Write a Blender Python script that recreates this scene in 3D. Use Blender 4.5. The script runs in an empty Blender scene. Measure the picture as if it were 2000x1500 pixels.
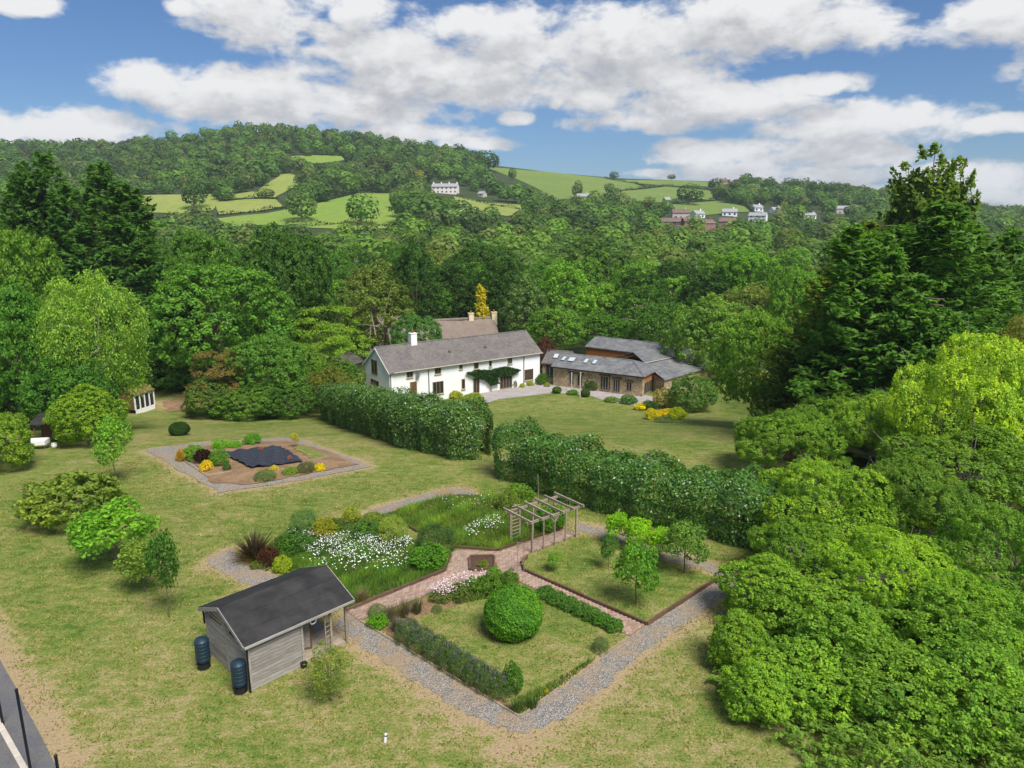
import bpy, bmesh, math, random
import numpy as np
from mathutils import Vector, Matrix, Euler
from mathutils.geometry import delaunay_2d_cdt

# ------------------------------------------------------------------ camera, sky, sun, exposure
scene = bpy.context.scene
COL = scene.collection
CAM_H, HORIZON, FPX = 17.0, 425.0, 1400.0            # metres, photo pixels, photo pixels
PITCH = math.atan((750 - HORIZON) / FPX)
cd = bpy.data.cameras.new('camera'); cam = bpy.data.objects.new('camera', cd); COL.objects.link(cam)
cam.location = (0, 0, CAM_H); cam.rotation_euler = (math.pi / 2 - PITCH, 0, 0)
cd.sensor_width = 36; cd.lens = 36 * FPX / 2000; cd.clip_start = 0.5; cd.clip_end = 9000
scene.camera = cam
SUN_AZ, SUN_EL = math.radians(145), math.radians(56)  # azimuth clockwise from +Y
sun_dir = Vector((math.sin(SUN_AZ) * math.cos(SUN_EL), math.cos(SUN_AZ) * math.cos(SUN_EL), math.sin(SUN_EL)))
sd = bpy.data.lights.new('sun', 'SUN'); sun = bpy.data.objects.new('sun', sd); COL.objects.link(sun)
sd.energy = 3.3; sd.angle = math.radians(28); sd.color = (1.0, 0.97, 0.91)
sun.rotation_euler = (-sun_dir).to_track_quat('-Z', 'Y').to_euler(); sun.location = (30, -40, 90)
scene.view_settings.view_transform = 'Standard'; scene.view_settings.look = 'None'
scene.view_settings.exposure = 0.74; scene.view_settings.gamma = 1.0
scene.view_settings.use_curve_mapping = False
try:
    scene.cycles.use_denoising = True
    scene.cycles.max_bounces = 5; scene.cycles.diffuse_bounces = 4; scene.cycles.glossy_bounces = 2
    scene.cycles.transmission_bounces = 3; scene.cycles.transparent_max_bounces = 4; scene.cycles.volume_bounces = 0
    scene.cycles.sample_clamp_indirect = 6
except Exception: pass

def lin(r, g, b):
    f = lambda c: c / 12.92 if c <= 0.04045 else ((c + 0.055) / 1.055) ** 2.4
    return (f(r / 255), f(g / 255), f(b / 255), 1.0)

class NT:
    """small helper to wire node trees"""
    def __init__(s, tree): s.t = tree; s.n = tree.nodes; s.l = tree.links
    def node(s, typ, **kw):
        n = s.n.new(typ)
        for k, v in kw.items(): setattr(n, k, v)
        return n
    def put(s, sock, v):
        if hasattr(v, 'is_linked') or isinstance(v, bpy.types.NodeSocket): s.l.new(v, sock)
        elif v is not None: sock.default_value = v
    def math(s, op, a, b=None, c=None, clamp=False):
        n = s.node('ShaderNodeMath', operation=op, use_clamp=clamp)
        for i, v in enumerate((a, b, c)):
            if v is not None: s.put(n.inputs[i], v)
        return n.outputs[0]
    def vmath(s, op, a, b=None, scale=None):
        n = s.node('ShaderNodeVectorMath', operation=op)
        s.put(n.inputs[0], a)
        if b is not None: s.put(n.inputs[1], b)
        if scale is not None: s.put(n.inputs['Scale'], scale)
        return n.outputs['Value'] if op in ('DOT_PRODUCT', 'LENGTH', 'DISTANCE') else n.outputs[0]
    def noise(s, vec, scale, detail=3, rough=0.55, dist=0.0):
        n = s.node('ShaderNodeTexNoise'); s.put(n.inputs['Vector'], vec)
        s.put(n.inputs['Scale'], scale); n.inputs['Detail'].default_value = detail
        n.inputs['Roughness'].default_value = rough; n.inputs['Distortion'].default_value = dist
        return n.outputs[0]
    def rng(s, v, a, b, c=0.0, d=1.0, smooth=False):
        n = s.node('ShaderNodeMapRange'); n.clamp = True
        if smooth: n.interpolation_type = 'SMOOTHSTEP'
        s.put(n.inputs[0], v)
        for i, q in enumerate((a, b, c, d)): s.put(n.inputs[i + 1], q)
        return n.outputs[0]
    def mix(s, f, a, b, blend='MIX'):
        n = s.node('ShaderNodeMix', data_type='RGBA', blend_type=blend)
        s.put(n.inputs[0], f); s.put(n.inputs[6], a); s.put(n.inputs[7], b)
        return n.outputs[2]
    def ramp(s, v, stops):
        n = s.node('ShaderNodeValToRGB'); e = n.color_ramp.elements
        while len(e) < len(stops): e.new(0.5)
        for q, (p, c) in zip(e, stops): q.position = p; q.color = c
        s.put(n.inputs[0], v); return n.outputs[0]
    def sepxyz(s, v):
        n = s.node('ShaderNodeSeparateXYZ'); s.put(n.inputs[0], v); return n.outputs
    def comb(s, x, y, z):
        n = s.node('ShaderNodeCombineXYZ')
        for i, v in enumerate((x, y, z)): s.put(n.inputs[i], v)
        return n.outputs[0]
    def bump(s, h, strength, dist=0.05):
        n = s.node('ShaderNodeBump'); s.put(n.inputs['Height'], h)
        n.inputs['Strength'].default_value = strength; n.inputs['Distance'].default_value = dist
        return n.outputs[0]

# --- world: daylight sky with broken cumulus; cloud banks have their own bearings and elevations
world = bpy.data.worlds.new('World'); scene.world = world; world.use_nodes = True
W = NT(world.node_tree); W.n.clear()
grp = bpy.data.node_groups.new('cloud_density', 'ShaderNodeTree')
grp.interface.new_socket('Vector', in_out='INPUT', socket_type='NodeSocketVector')
grp.interface.new_socket('Density', in_out='OUTPUT', socket_type='NodeSocketFloat')
Q = NT(grp); gi = Q.node('NodeGroupInput'); go = Q.node('NodeGroupOutput')
dx, dy, dz = Q.sepxyz(gi.outputs[0])
az = Q.math('ARCTAN2', dx, dy); el = Q.math('ARCSINE', dz)
# flatten the noise towards the horizon as a cloud layer seen edge-on would be
hgt = Q.math('ADD', Q.math('MAXIMUM', dz, 0.0), 0.16)
pv = Q.comb(Q.math('DIVIDE', dx, hgt), Q.math('DIVIDE', dy, hgt), 0.0)
sv = Q.comb(Q.math('MULTIPLY', az, 1.0), Q.math('MULTIPLY', el, 1.7), 3.7)
n1 = Q.noise(sv, 10.5, 5, 0.6, 0.25)
n2 = Q.noise(sv, 42.0, 3, 0.62)
n3 = Q.noise(pv, 0.55, 2, 0.5)
def cloud_blob(px, py, wx, wy):
    u, v = (px - 1000) / FPX, (py - 750) / FPX
    d = Vector((u, math.cos(PITCH) - v * math.sin(PITCH), -math.sin(PITCH) - v * math.cos(PITCH))).normalized()
    return math.atan2(d.x, d.y), math.asin(d.z), wx / FPX, wy / FPX
BLOBS = [cloud_blob(*b) for b in (
    (500, 25, 135, 62), (700, 25, 62, 40), (40, 0, 60, 26), (350, 15, 30, 16),
    (1120, 95, 330, 78), (1420, 55, 330, 70), (760, 100, 170, 42), (900, 150, 330, 62), (1000, 60, 150, 55), (1620, 25, 130, 40),
    (430, 170, 190, 44), (300, 165, 70, 44), (620, 210, 300, 52), (120, 250, 210, 34), (780, 262, 190, 26), (1250, 150, 170, 50),
    (1360, 205, 230, 44), (1160, 200, 60, 34), (1580, 165, 110, 22), (1230, 240, 130, 22), (1010, 232, 40, 15),
    (1680, 245, 190, 44), (1780, 225, 60, 26), (1480, 300, 230, 30), (1340, 298, 70, 26), (1640, 305, 150, 30), (1540, 345, 240, 30), (1440, 330, 120, 22), (1260, 338, 44, 10),
    (900, 280, 110, 18), (1960, 35, 110, 46), (1960, 240, 70, 18), (1985, 345, 100, 32), (1960, 385, 110, 20), (1700, 375, 160, 20), (1850, 330, 60, 14),
    (-420, 120, 200, 60), (-700, 240, 260, 50), (-250, 260, 160, 30), (2380, 90, 240, 70), (2500, 260, 260, 46), (2900, 300, 300, 50))]
acc = None; ae = Q.comb(az, el, 0.0)
for (a0, e0, wa, we) in BLOBS:
    n = Q.node('ShaderNodeVectorMath', operation='MULTIPLY_ADD'); Q.put(n.inputs[0], ae)
    n.inputs[1].default_value = (1 / wa, 1 / we, 0); n.inputs[2].default_value = (-a0 / wa, -e0 / we, 0)
    r2 = Q.vmath('DOT_PRODUCT', n.outputs[0], n.outputs[0])
    acc = r2 if acc is None else Q.math('SMOOTH_MIN', acc, r2, 0.12)
acc = Q.math('MAXIMUM', Q.math('SUBTRACT', 1.0, acc), -0.75)
# the rest of the sky away from these banks carries the same broken cloud
far = Q.rng(Q.math('ABSOLUTE', az), 0.75, 1.1, 0, 1)
high = Q.rng(el, 0.36, 0.6, 0, 1)
gen = Q.math('MULTIPLY', Q.math('MAXIMUM', far, high), Q.rng(n3, 0.46, 0.62, -0.6, 0.75))
acc = Q.math('MAXIMUM', acc, Q.math('ADD', gen, Q.math('MULTIPLY', Q.math('SUBTRACT', Q.math('MAXIMUM', far, high), 1.0), 0.8)))
dens = Q.math('ADD', Q.math('MULTIPLY', Q.math('SUBTRACT', acc, 0.13), 0.5), Q.math('ADD', Q.math('MULTIPLY', Q.math('SUBTRACT', n1, 0.5), 1.45), Q.math('MULTIPLY', Q.math('SUBTRACT', n2, 0.5), 0.5)))
Q.l.new(dens, go.inputs[0])
tc = W.node('ShaderNodeTexCoord'); gdir = tc.outputs['Generated']
def cloud(vec):
    g = W.node('ShaderNodeGroup'); g.node_tree = grp; W.put(g.inputs[0], vec); return g.outputs[0]
d0 = cloud(gdir)
d1 = cloud(W.vmath('NORMALIZE', W.vmath('ADD', gdir, (0.010, 0.0, 0.032))))
cover = W.rng(d0, -0.1, 0.3, 0, 1, True)
lit = W.rng(W.math('SUBTRACT', d0, d1), -0.52, 0.46, 0, 1)
thick = W.rng(d0, 0.0, 0.6, 0, 1)
shade = W.math('MULTIPLY', W.math('SUBTRACT', 1.0, lit), W.math('ADD', 0.45, W.math('MULTIPLY', thick, 0.55)))
ccol = W.ramp(shade, [(0.0, (5.3, 5.3, 5.3, 1)), (0.22, (4.7, 4.7, 4.75, 1)), (0.45, (3.5, 3.53, 3.65, 1)), (0.75, (2.2, 2.28, 2.5, 1)), (1.0, (1.7, 1.8, 2.0, 1))])
sky = W.node('ShaderNodeTexSky', sky_type='NISHITA'); sky.sun_disc = False
sky.sun_elevation = SUN_EL; sky.sun_rotation = SUN_AZ; sky.air_density = 1.0; sky.dust_density = 0.5; sky.ozone_density = 3.0
skyc = W.mix(1.0, sky.outputs[0], (0.315, 0.44, 0.59, 1), 'MULTIPLY')
final = W.mix(cover, skyc, ccol)
bg = W.node('ShaderNodeBackground'); bg.inputs[1].default_value = 0.1; W.put(bg.inputs[0], final)
world.cycles.sampling_method = 'MANUAL'; world.cycles.sample_map_resolution = 256
wo = W.node('ShaderNodeOutputWorld'); W.l.new(bg.outputs[0], wo.inputs[0])

# ------------------------------------------------------------------ pixels, terrain
def sstep(t): t = np.clip(t, 0, 1); return t * t * (3 - 2 * t)
def ray(px, py):
    u, v = (px - 1000) / FPX, (py - 750) / FPX
    return u, math.cos(PITCH) - v * math.sin(PITCH), -math.sin(PITCH) - v * math.cos(PITCH)
def zat(py, y):                                # height on the sight line through picture row py at distance y
    _, b, c = ray(1000, py); return CAM_H + c / b * y
def proj(x, y, z):
    d = y * math.cos(PITCH) + (CAM_H - z) * math.sin(PITCH)
    up = y * math.sin(PITCH) - (CAM_H - z) * math.cos(PITCH)
    return 1000 + FPX * x / d, 750 - FPX * up / d
CREST = np.array([(-900, 300), (0, 292), (300, 290), (420, 274), (520, 256), (640, 262), (700, 272), (800, 287), (900, 302), (950, 320), (1080, 337),
                  (1200, 348), (1400, 355), (1500, 368), (1600, 376), (1700, 388), (1900, 418), (2000, 424), (2900, 428)], float)
YC = 850.0
def terr(x, y):
    x = np.asarray(x, float); y = np.asarray(y, float)
    z = -6.0 * sstep((y - 47) / 40)
    z = z - 2.0 * sstep((y - 110) / 60) + 4.0 * sstep((y - 170) / 70)
    px = 1000 + FPX * 0.974 * x / np.maximum(y, 60)
    cpy = np.interp(px, CREST[:, 0], CREST[:, 1])
    v = (cpy - 750) / FPX
    zc = CAM_H + (-math.sin(PITCH) - v * math.cos(PITCH)) / (math.cos(PITCH) - v * math.sin(PITCH)) * YC
    t = np.clip((y - 240) / (YC - 240), 0, 1)
    z = z + (zc + 4.0) * t ** 1.3
    z = z + sstep((y - 280) / 200) * (1 - t) * (3 * np.sin(x / 55 + 1.3) + 2.5 * np.sin(y / 47 + x / 90))
    z = z - np.maximum(y - YC, 0) * 0.02
    return z
def terr1(x, y): return float(terr(x, y))
def G(px, py, tmax=2500):
    a, b, c = ray(px, py)
    t = 3.0; last = t
    while t < tmax:
        if CAM_H + c * t < terr1(a * t, b * t): break
        last = t; t += max(0.25, t * 0.006)
    lo, hi = last, t
    for _ in range(24):
        m = (lo + hi) / 2
        if CAM_H + c * m < terr1(a * m, b * m): hi = m
        else: lo = m
    return Vector((a * hi, b * hi, terr1(a * hi, b * hi)))
def onz(px, py, z):
    a, b, c = ray(px, py); t = (z - CAM_H) / c; return Vector((a * t, b * t, z))
def aty(px, py, y):
    a, b, c = ray(px, py); t = y / b; return Vector((a * t, y, CAM_H + c * t))

# ------------------------------------------------------------------ materials
MATS = {}
def material(name):
    m = bpy.data.materials.new(name); m.use_nodes = True; MATS[name] = m
    t = NT(m.node_tree); t.n.clear()
    out = t.node('ShaderNodeOutputMaterial'); p = t.node('ShaderNodeBsdfPrincipled')
    t.l.new(p.outputs[0], out.inputs[0]); t.p = p; t.out = out
    t.obj = t.node('ShaderNodeTexCoord').outputs['Object']
    t.pos = t.node('ShaderNodeNewGeometry').outputs['Position']
    p.inputs['Roughness'].default_value = 0.85; p.inputs['Specular IOR Level'].default_value = 0.25
    return m, t
def plain(name, col, rough=0.7, var=0.12, scale=3.0, spec=0.3, bump=0.0, metal=0.0):
    m, t = material(name)
    n = t.noise(t.obj, scale, 4, 0.6); n2 = t.noise(t.pos, scale * 7, 3)
    k = t.math('ADD', t.rng(n, 0.25, 0.75, 1 - var, 1 + var), t.rng(n2, 0.2, 0.8, -var * 0.6, var * 0.6))
    t.put(t.p.inputs['Base Color'], t.mix(1.0, col, t.comb(k, k, k), 'MULTIPLY'))
    t.p.inputs['Roughness'].default_value = rough; t.p.inputs['Specular IOR Level'].default_value = spec
    t.p.inputs['Metallic'].default_value = metal
    if bump: t.put(t.p.inputs['Normal'], t.bump(n2, bump, 0.02))
    return m

def lawn_material(name, dry_attr=True):
    m, t = material(name)
    p = t.pos
    big = t.noise(p, 0.055, 4, 0.6, 0.6); mid = t.noise(p, 0.45, 4, 0.65, 0.8); fine = t.noise(p, 2.6, 4, 0.72, 0.6); tiny = t.noise(p, 12.0, 3, 0.8)
    mp = t.node('ShaderNodeMapping'); t.put(mp.inputs[0], p); mp.inputs['Rotation'].default_value = (0, 0, 0.72); mp.inputs['Scale'].default_value = (0.6, 2.4, 1)
    mow = t.noise(mp.outputs[0], 1.1, 5, 0.7, 0.5)
    v = t.math('ADD', t.math('MULTIPLY', big, 0.55), t.math('ADD', t.math('MULTIPLY', mid, 0.6), t.math('MULTIPLY', fine, 0.75)))
    v = t.math('ADD', v, t.math('ADD', t.math('MULTIPLY', mow, 0.7), t.math('MULTIPLY', tiny, 0.55)))
    if dry_attr:
        at = t.node('ShaderNodeAttribute', attribute_name='dry')
        v = t.math('ADD', v, t.math('MULTIPLY', at.outputs['Fac'], t.rng(fine, 0.2, 0.8, 0.5, 0.95)))
    c = t.ramp(t.rng(v, 1.26, 1.92), [(0.0, lin(62, 90, 32)), (0.2, lin(88, 112, 45)), (0.42, lin(114, 127, 58)), (0.62, lin(136, 134, 76)), (0.82, lin(158, 146, 100)), (1.0, lin(168, 146, 112))])
    s = t.rng(tiny, 0.3, 0.7, 0.62, 1.2)
    t.put(t.p.inputs['Base Color'], t.mix(1.0, c, t.comb(s, s, s), 'MULTIPLY'))
    t.p.inputs['Roughness'].default_value = 0.95; t.p.inputs['Specular IOR Level'].default_value = 0.1
    t.put(t.p.inputs['Normal'], t.bump(t.math('ADD', t.math('MULTIPLY', fine, 1.2), tiny), 0.55, 0.09))
    return m
M_LAWN = lawn_material('lawn_grass')

def two_tone(name, c1, c2, c3, s1, s2, lo=0.35, hi=0.65, bump=0.4, bd=0.03, rough=0.9):
    m, t = material(name)
    a = t.noise(t.pos, s1, 4, 0.6, 0.4); b = t.noise(t.pos, s2, 3, 0.7)
    c = t.mix(t.rng(a, lo, hi), c1, c2); c = t.mix(t.rng(b, 0.5, 0.72), c, c3)
    t.put(t.p.inputs['Base Color'], c); t.p.inputs['Roughness'].default_value = rough
    t.put(t.p.inputs['Normal'], t.bump(b, bump, bd)); return m
M_GROUND = two_tone('undergrowth_ground', (0.03, 0.05, 0.016, 1), (0.05, 0.075, 0.02, 1), (0.05, 0.045, 0.02, 1), 0.05, 0.6)
def gravel_mat(name, tan, amt):
    m, t = material(name)
    v = t.node('ShaderNodeTexVoronoi'); t.put(v.inputs['Vector'], t.pos); v.inputs['Scale'].default_value = 24.0
    r = t.sepxyz(v.outputs['Color'])[0]; d = t.noise(t.pos, 0.8, 5, 0.68, 0.6); d2 = t.noise(t.pos, 3.5, 3, 0.7)
    c = t.ramp(r, [(0, lin(104, 100, 96)), (0.3, lin(130, 125, 118)), (0.7, lin(152, 146, 138)), (1, lin(182, 176, 168))])
    c = t.mix(t.math('MULTIPLY', t.rng(d, 0.42, 0.66), amt), c, tan); c = t.mix(t.rng(d2, 0.55, 0.75, 0, 0.45), c, lin(112, 100, 84))
    t.put(t.p.inputs['Base Color'], c); t.put(t.p.inputs['Normal'], t.bump(v.outputs['Distance'], 0.9, 0.05)); t.p.inputs['Roughness'].default_value = 0.9; return m
M_GRAVEL = gravel_mat('grey_gravel', lin(168, 142, 108), 0.75)
M_GRAVEL2 = gravel_mat('tan_gravel', lin(160, 130, 100), 1.0)
M_TARMAC = two_tone('dark_gravel_strip', lin(100, 100, 102), lin(112, 108, 102), lin(74, 74, 78), 1.1, 24.0, 0.4, 0.7, 0.7, 0.02)
M_SOIL = two_tone('dry_soil', lin(150, 122, 92), lin(128, 102, 76), lin(98, 78, 58), 0.9, 9.0, 0.4, 0.62, 0.9, 0.06)
M_DARKSOIL = two_tone('damp_soil', lin(92, 70, 54), lin(78, 60, 48), lin(60, 46, 36), 1.2, 9.0)
M_PAVING = two_tone('patio_paving', lin(168, 160, 156), lin(150, 142, 138), lin(132, 124, 118), 0.5, 2.5, 0.4, 0.7, 0.2, 0.01)
M_COURT = plain('court_surface', lin(62, 84, 74), 0.9)
def brick_mat():
    m, t = material('brick_paver')
    r = t.node('ShaderNodeNewGeometry').outputs['Random Per Island']
    c = t.ramp(r, [(0, lin(150, 118, 102)), (0.35, lin(164, 136, 120)), (0.7, lin(176, 152, 137)), (1, lin(142, 124, 111))])
    d = t.noise(t.pos, 0.8, 4, 0.6)
    c = t.mix(t.rng(d, 0.45, 0.75, 0, 0.5), c, lin(142, 128, 108))
    t.put(t.p.inputs['Base Color'], c); t.put(t.p.inputs['Normal'], t.bump(t.noise(t.pos, 40, 2), 0.3, 0.01)); return m
M_BRICK = brick_mat()
M_MORTAR = plain('path_bedding', lin(128, 106, 90), 0.95, 0.2)
def slate(name, c1, c2, c3, row=0.27, moss=0.5):
    m, t = material(name)
    x, y, z = t.sepxyz(t.obj)
    v = t.comb(x, t.math('MULTIPLY', z, 1.9), 0.0)
    b = t.node('ShaderNodeTexBrick'); t.put(b.inputs['Vector'], v); b.inputs['Scale'].default_value = 1
    b.inputs['Brick Width'].default_value = 0.32; b.inputs['Row Height'].default_value = row; b.inputs['Mortar Size'].default_value = 0.014
    b.inputs['Color1'].default_value = c1; b.inputs['Color2'].default_value = c2; b.inputs['Mortar'].default_value = (c1[0] * 0.5, c1[1] * 0.5, c1[2] * 0.5, 1)
    n = t.noise(t.obj, 0.7, 5, 0.65, 0.6); n2 = t.noise(t.obj, 4.5, 4, 0.7)
    c = t.mix(t.rng(n, 0.42, 0.68, 0, moss), b.outputs[0], c3)
    k = t.rng(n2, 0.25, 0.75, 0.72, 1.25); c = t.mix(1.0, c, t.comb(k, k, k), 'MULTIPLY')
    t.put(t.p.inputs['Base Color'], c); t.p.inputs['Roughness'].default_value = 0.75
    t.put(t.p.inputs['Normal'], t.bump(b.outputs['Fac'], -0.5, 0.03)); return m
M_SLATE = slate('weathered_slate', lin(114, 108, 104), lin(98, 93, 91), lin(132, 124, 112))
M_SLATE_D = slate('blue_grey_slate', lin(116, 116, 118), lin(100, 101, 104), lin(144, 142, 136), 0.25, 0.6)
M_THATCH = two_tone('thatch', lin(134, 120, 108), lin(122, 108, 98), lin(106, 94, 84), 0.9, 7.0, 0.4, 0.65, 0.6, 0.05)
M_WHITE = plain('white_render', lin(236, 236, 236), 0.85, 0.03, 0.6, 0.2)
M_CREAM = plain('cream_render', lin(222, 206, 168), 0.85, 0.06, 0.8)
def stone_mat():
    m, t = material('rubble_stone')
    v = t.node('ShaderNodeTexVoronoi'); t.put(v.inputs['Vector'], t.vmath('MULTIPLY', t.obj, (1, 1, 1.7))); v.inputs['Scale'].default_value = 2.6
    e = t.node('ShaderNodeTexVoronoi', feature='DISTANCE_TO_EDGE'); t.put(e.inputs['Vector'], t.vmath('MULTIPLY', t.obj, (1, 1, 1.7))); e.inputs['Scale'].default_value = 2.6
    r = t.sepxyz(v.outputs['Color'])[0]
    c = t.ramp(r, [(0, lin(176, 150, 112)), (0.4, lin(150, 128, 98)), (0.7, lin(196, 174, 138)), (1, lin(128, 114, 98))])
    c = t.mix(t.rng(e.outputs['Distance'], 0.0, 0.06, 1, 0), c, lin(186, 172, 148))
    t.put(t.p.inputs['Base Color'], c); t.put(t.p.inputs['Normal'], t.bump(t.rng(e.outputs['Distance'], 0, 0.12), 0.6, 0.05)); return m
M_STONE = stone_mat()
def timber(name, c1, c2, streak=9.0):
    m, t = material(name)
    oi = t.node('ShaderNodeObjectInfo').outputs['Random']
    mp = t.node('ShaderNodeMapping'); t.put(mp.inputs[0], t.obj); mp.inputs['Scale'].default_value = (1.2, 4, streak)
    off = t.comb(t.math('MULTIPLY', oi, 37.0), 0, t.math('MULTIPLY', oi, 11.0)); t.put(mp.inputs['Location'], off)
    n = t.noise(mp.outputs[0], 1.6, 5, 0.68, 0.5)
    c = t.mix(t.rng(n, 0.3, 0.7), c1, c2)
    k = t.rng(oi, 0, 1, 0.82, 1.12); c = t.mix(1.0, c, t.comb(k, k, k), 'MULTIPLY')
    t.put(t.p.inputs['Base Color'], c); t.put(t.p.inputs['Normal'], t.bump(n, 0.3, 0.01)); return m
M_GREYWOOD = timber('weathered_grey_timber', lin(172, 165, 157), lin(128, 121, 114))
M_OLDWOOD = timber('aged_timber', lin(170, 156, 136), lin(128, 114, 98))
M_EDGE = timber('brown_edging_timber', lin(112, 86, 68), lin(84, 66, 54))
M_PALEWOOD = timber('pale_edging_timber', lin(168, 152, 132), lin(140, 122, 104))
M_BROWNWOOD = timber('brown_timber', lin(122, 92, 62), lin(92, 68, 46))
M_OAK = plain('oak_joinery', lin(134, 110, 78), 0.6, 0.15, 6)
M_GREYOAK = plain('silvered_oak_joinery', lin(150, 136, 114), 0.6, 0.15, 6)
M_ORANGE = timber('orange_cladding', lin(184, 116, 52), lin(150, 88, 38))
def felt():
    m, t = material('roofing_felt')
    a = t.noise(t.obj, 1.3, 5, 0.65, 0.5); b = t.noise(t.obj, 60, 2)
    y = t.sepxyz(t.obj)[1]
    lap = t.rng(t.math('PINGPONG', t.math('ADD', y, 0.3), 0.47), 0.0, 0.02, 0.8, 1)
    c = t.mix(t.rng(a, 0.35, 0.7), lin(38, 37, 38), lin(62, 60, 58))
    c = t.mix(1.0, c, t.comb(lap, lap, lap), 'MULTIPLY')
    t.put(t.p.inputs['Base Color'], c); t.p.inputs['Roughness'].default_value = 0.8; t.put(t.p.inputs['Normal'], t.bump(b, 0.3, 0.005)); return m
M_FELT = felt()
M_TEAL = plain('dark_teal_plastic', lin(26, 48, 62), 0.45, 0.1, 3, 0.5)
M_BLACK = plain('black_plastic', lin(26, 26, 28), 0.5, 0.1, 3, 0.4)
M_FENCE = plain('black_painted_steel', lin(22, 24, 30), 0.5, 0.1, 3, 0.4)
M_SHEET = plain('black_plastic_sheeting', lin(52, 52, 56), 0.3, 0.15, 2, 0.5)
M_PAINT = plain('white_paint', lin(232, 230, 226), 0.5, 0.04, 3)
M_CONC = plain('pale_concrete', lin(190, 180, 166), 0.9, 0.12, 2)
M_TERRA = plain('terracotta', lin(150, 88, 58), 0.8, 0.12, 4)
M_REDB = plain('red_brick_far', lin(150, 104, 90), 0.9, 0.12, 1)
M_PINK = plain('pink_render', lin(234, 222, 216), 0.9, 0.04, 0.5)
M_REDTILE = plain('red_brown_roof_tile', lin(118, 96, 90), 0.85, 0.2, 0.5)
M_GREYTILE = plain('grey_roof_tile', lin(152, 150, 152), 0.85, 0.12, 0.8)
M_STEEL = plain('grey_metal', lin(130, 130, 132), 0.4, 0.08, 3, 0.5, 0, 0.6)
def glass():
    m, t = material('window_glass')
    t.p.inputs['Base Color'].default_value = (0.02, 0.024, 0.026, 1); t.p.inputs['Roughness'].default_value = 0.06; t.p.inputs['Specular IOR Level'].default_value = 0.6
    return m
M_GLASS = glass()
def skyglass():
    m, t = material('rooflight_glass')
    t.p.inputs['Base Color'].default_value = lin(190, 200, 206); t.p.inputs['Roughness'].default_value = 0.08; t.p.inputs['Specular IOR Level'].default_value = 0.8
    return m
M_SKYGLASS = skyglass()
def leafmat(name, attr=False, trans=0.44, var=0.42, rough=0.6, spec=0.12):
    m, t = material(name)
    if attr:
        base = t.node('ShaderNodeAttribute', attribute_name='col').outputs['Color']
    else:
        base = t.node('ShaderNodeObjectInfo').outputs['Color']
    r = t.node('ShaderNodeNewGeometry').outputs['Random Per Island']
    k = t.rng(r, 0, 1, 1 - var, 1 + var)
    n = t.noise(t.obj, 0.9, 3, 0.55)
    kr = t.math('MULTIPLY', k, t.rng(n, 0.3, 0.7, 0.74, 1.36)); kg = t.math('MULTIPLY', k, t.rng(n, 0.3, 0.7, 0.82, 1.2))
    c = t.mix(1.0, base, t.comb(kr, kg, k), 'MULTIPLY')
    t.put(t.p.inputs['Base Color'], c); t.p.inputs['Roughness'].default_value = rough; t.p.inputs['Specular IOR Level'].default_value = spec
    tr = t.node('ShaderNodeBsdfTranslucent'); t.put(tr.inputs[0], t.mix(1.0, c, (1.25, 1.3, 0.7, 1), 'MULTIPLY'))
    mx = t.node('ShaderNodeMixShader'); mx.inputs[0].default_value = trans
    t.l.new(t.p.outputs[0], mx.inputs[1]); t.l.new(tr.outputs[0], mx.inputs[2]); t.l.new(mx.outputs[0], t.out.inputs[0])
    return m
M_LEAF = leafmat('foliage'); M_LAUREL = leafmat('glossy_laurel_foliage', False, 0.3, 0.5, 0.32, 0.55); M_LEAFA = leafmat('foliage_mass', True, 0.4, 0.25)
M_PETAL = plain('white_petal', lin(240, 240, 236), 0.7, 0.05); M_PETALP = plain('pale_pink_petal', lin(222, 200, 200), 0.7, 0.1)
M_PETALL = plain('lavender_flower', lin(92, 87, 98), 0.8, 0.2); M_PETALY = plain('yellow_petal', lin(240, 206, 40), 0.7, 0.08)
M_BARK = plain('bark', lin(104, 92, 78), 0.9, 0.25, 4, 0.1, 0.5); M_GREYBARK = plain('grey_twig_bark', lin(150, 142, 132), 0.9, 0.2, 4, 0.1); M_PALEBARK = plain('pale_bark', lin(196, 180, 162), 0.9, 0.15, 3, 0.1)
def fieldmat(name, c1, c2):
    m, t = material(name)
    a = t.noise(t.pos, 0.02, 4, 0.6, 0.5); b = t.noise(t.pos, 0.25, 4, 0.65)
    c = t.mix(t.rng(a, 0.35, 0.65), c1, c2); k = t.rng(b, 0.25, 0.75, 0.8, 1.15)
    t.put(t.p.inputs['Base Color'], t.mix(1.0, c, t.comb(k, k, k), 'MULTIPLY')); t.p.inputs['Roughness'].default_value = 0.95; return m
M_FIELD_G = fieldmat('pasture_green', lin(102, 124, 54), lin(114, 130, 62)); M_FIELD_T = fieldmat('hay_field', lin(140, 146, 74), lin(128, 142, 66))
M_FIELD_B = fieldmat('bright_pasture', lin(112, 140, 52), lin(128, 144, 62))

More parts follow.
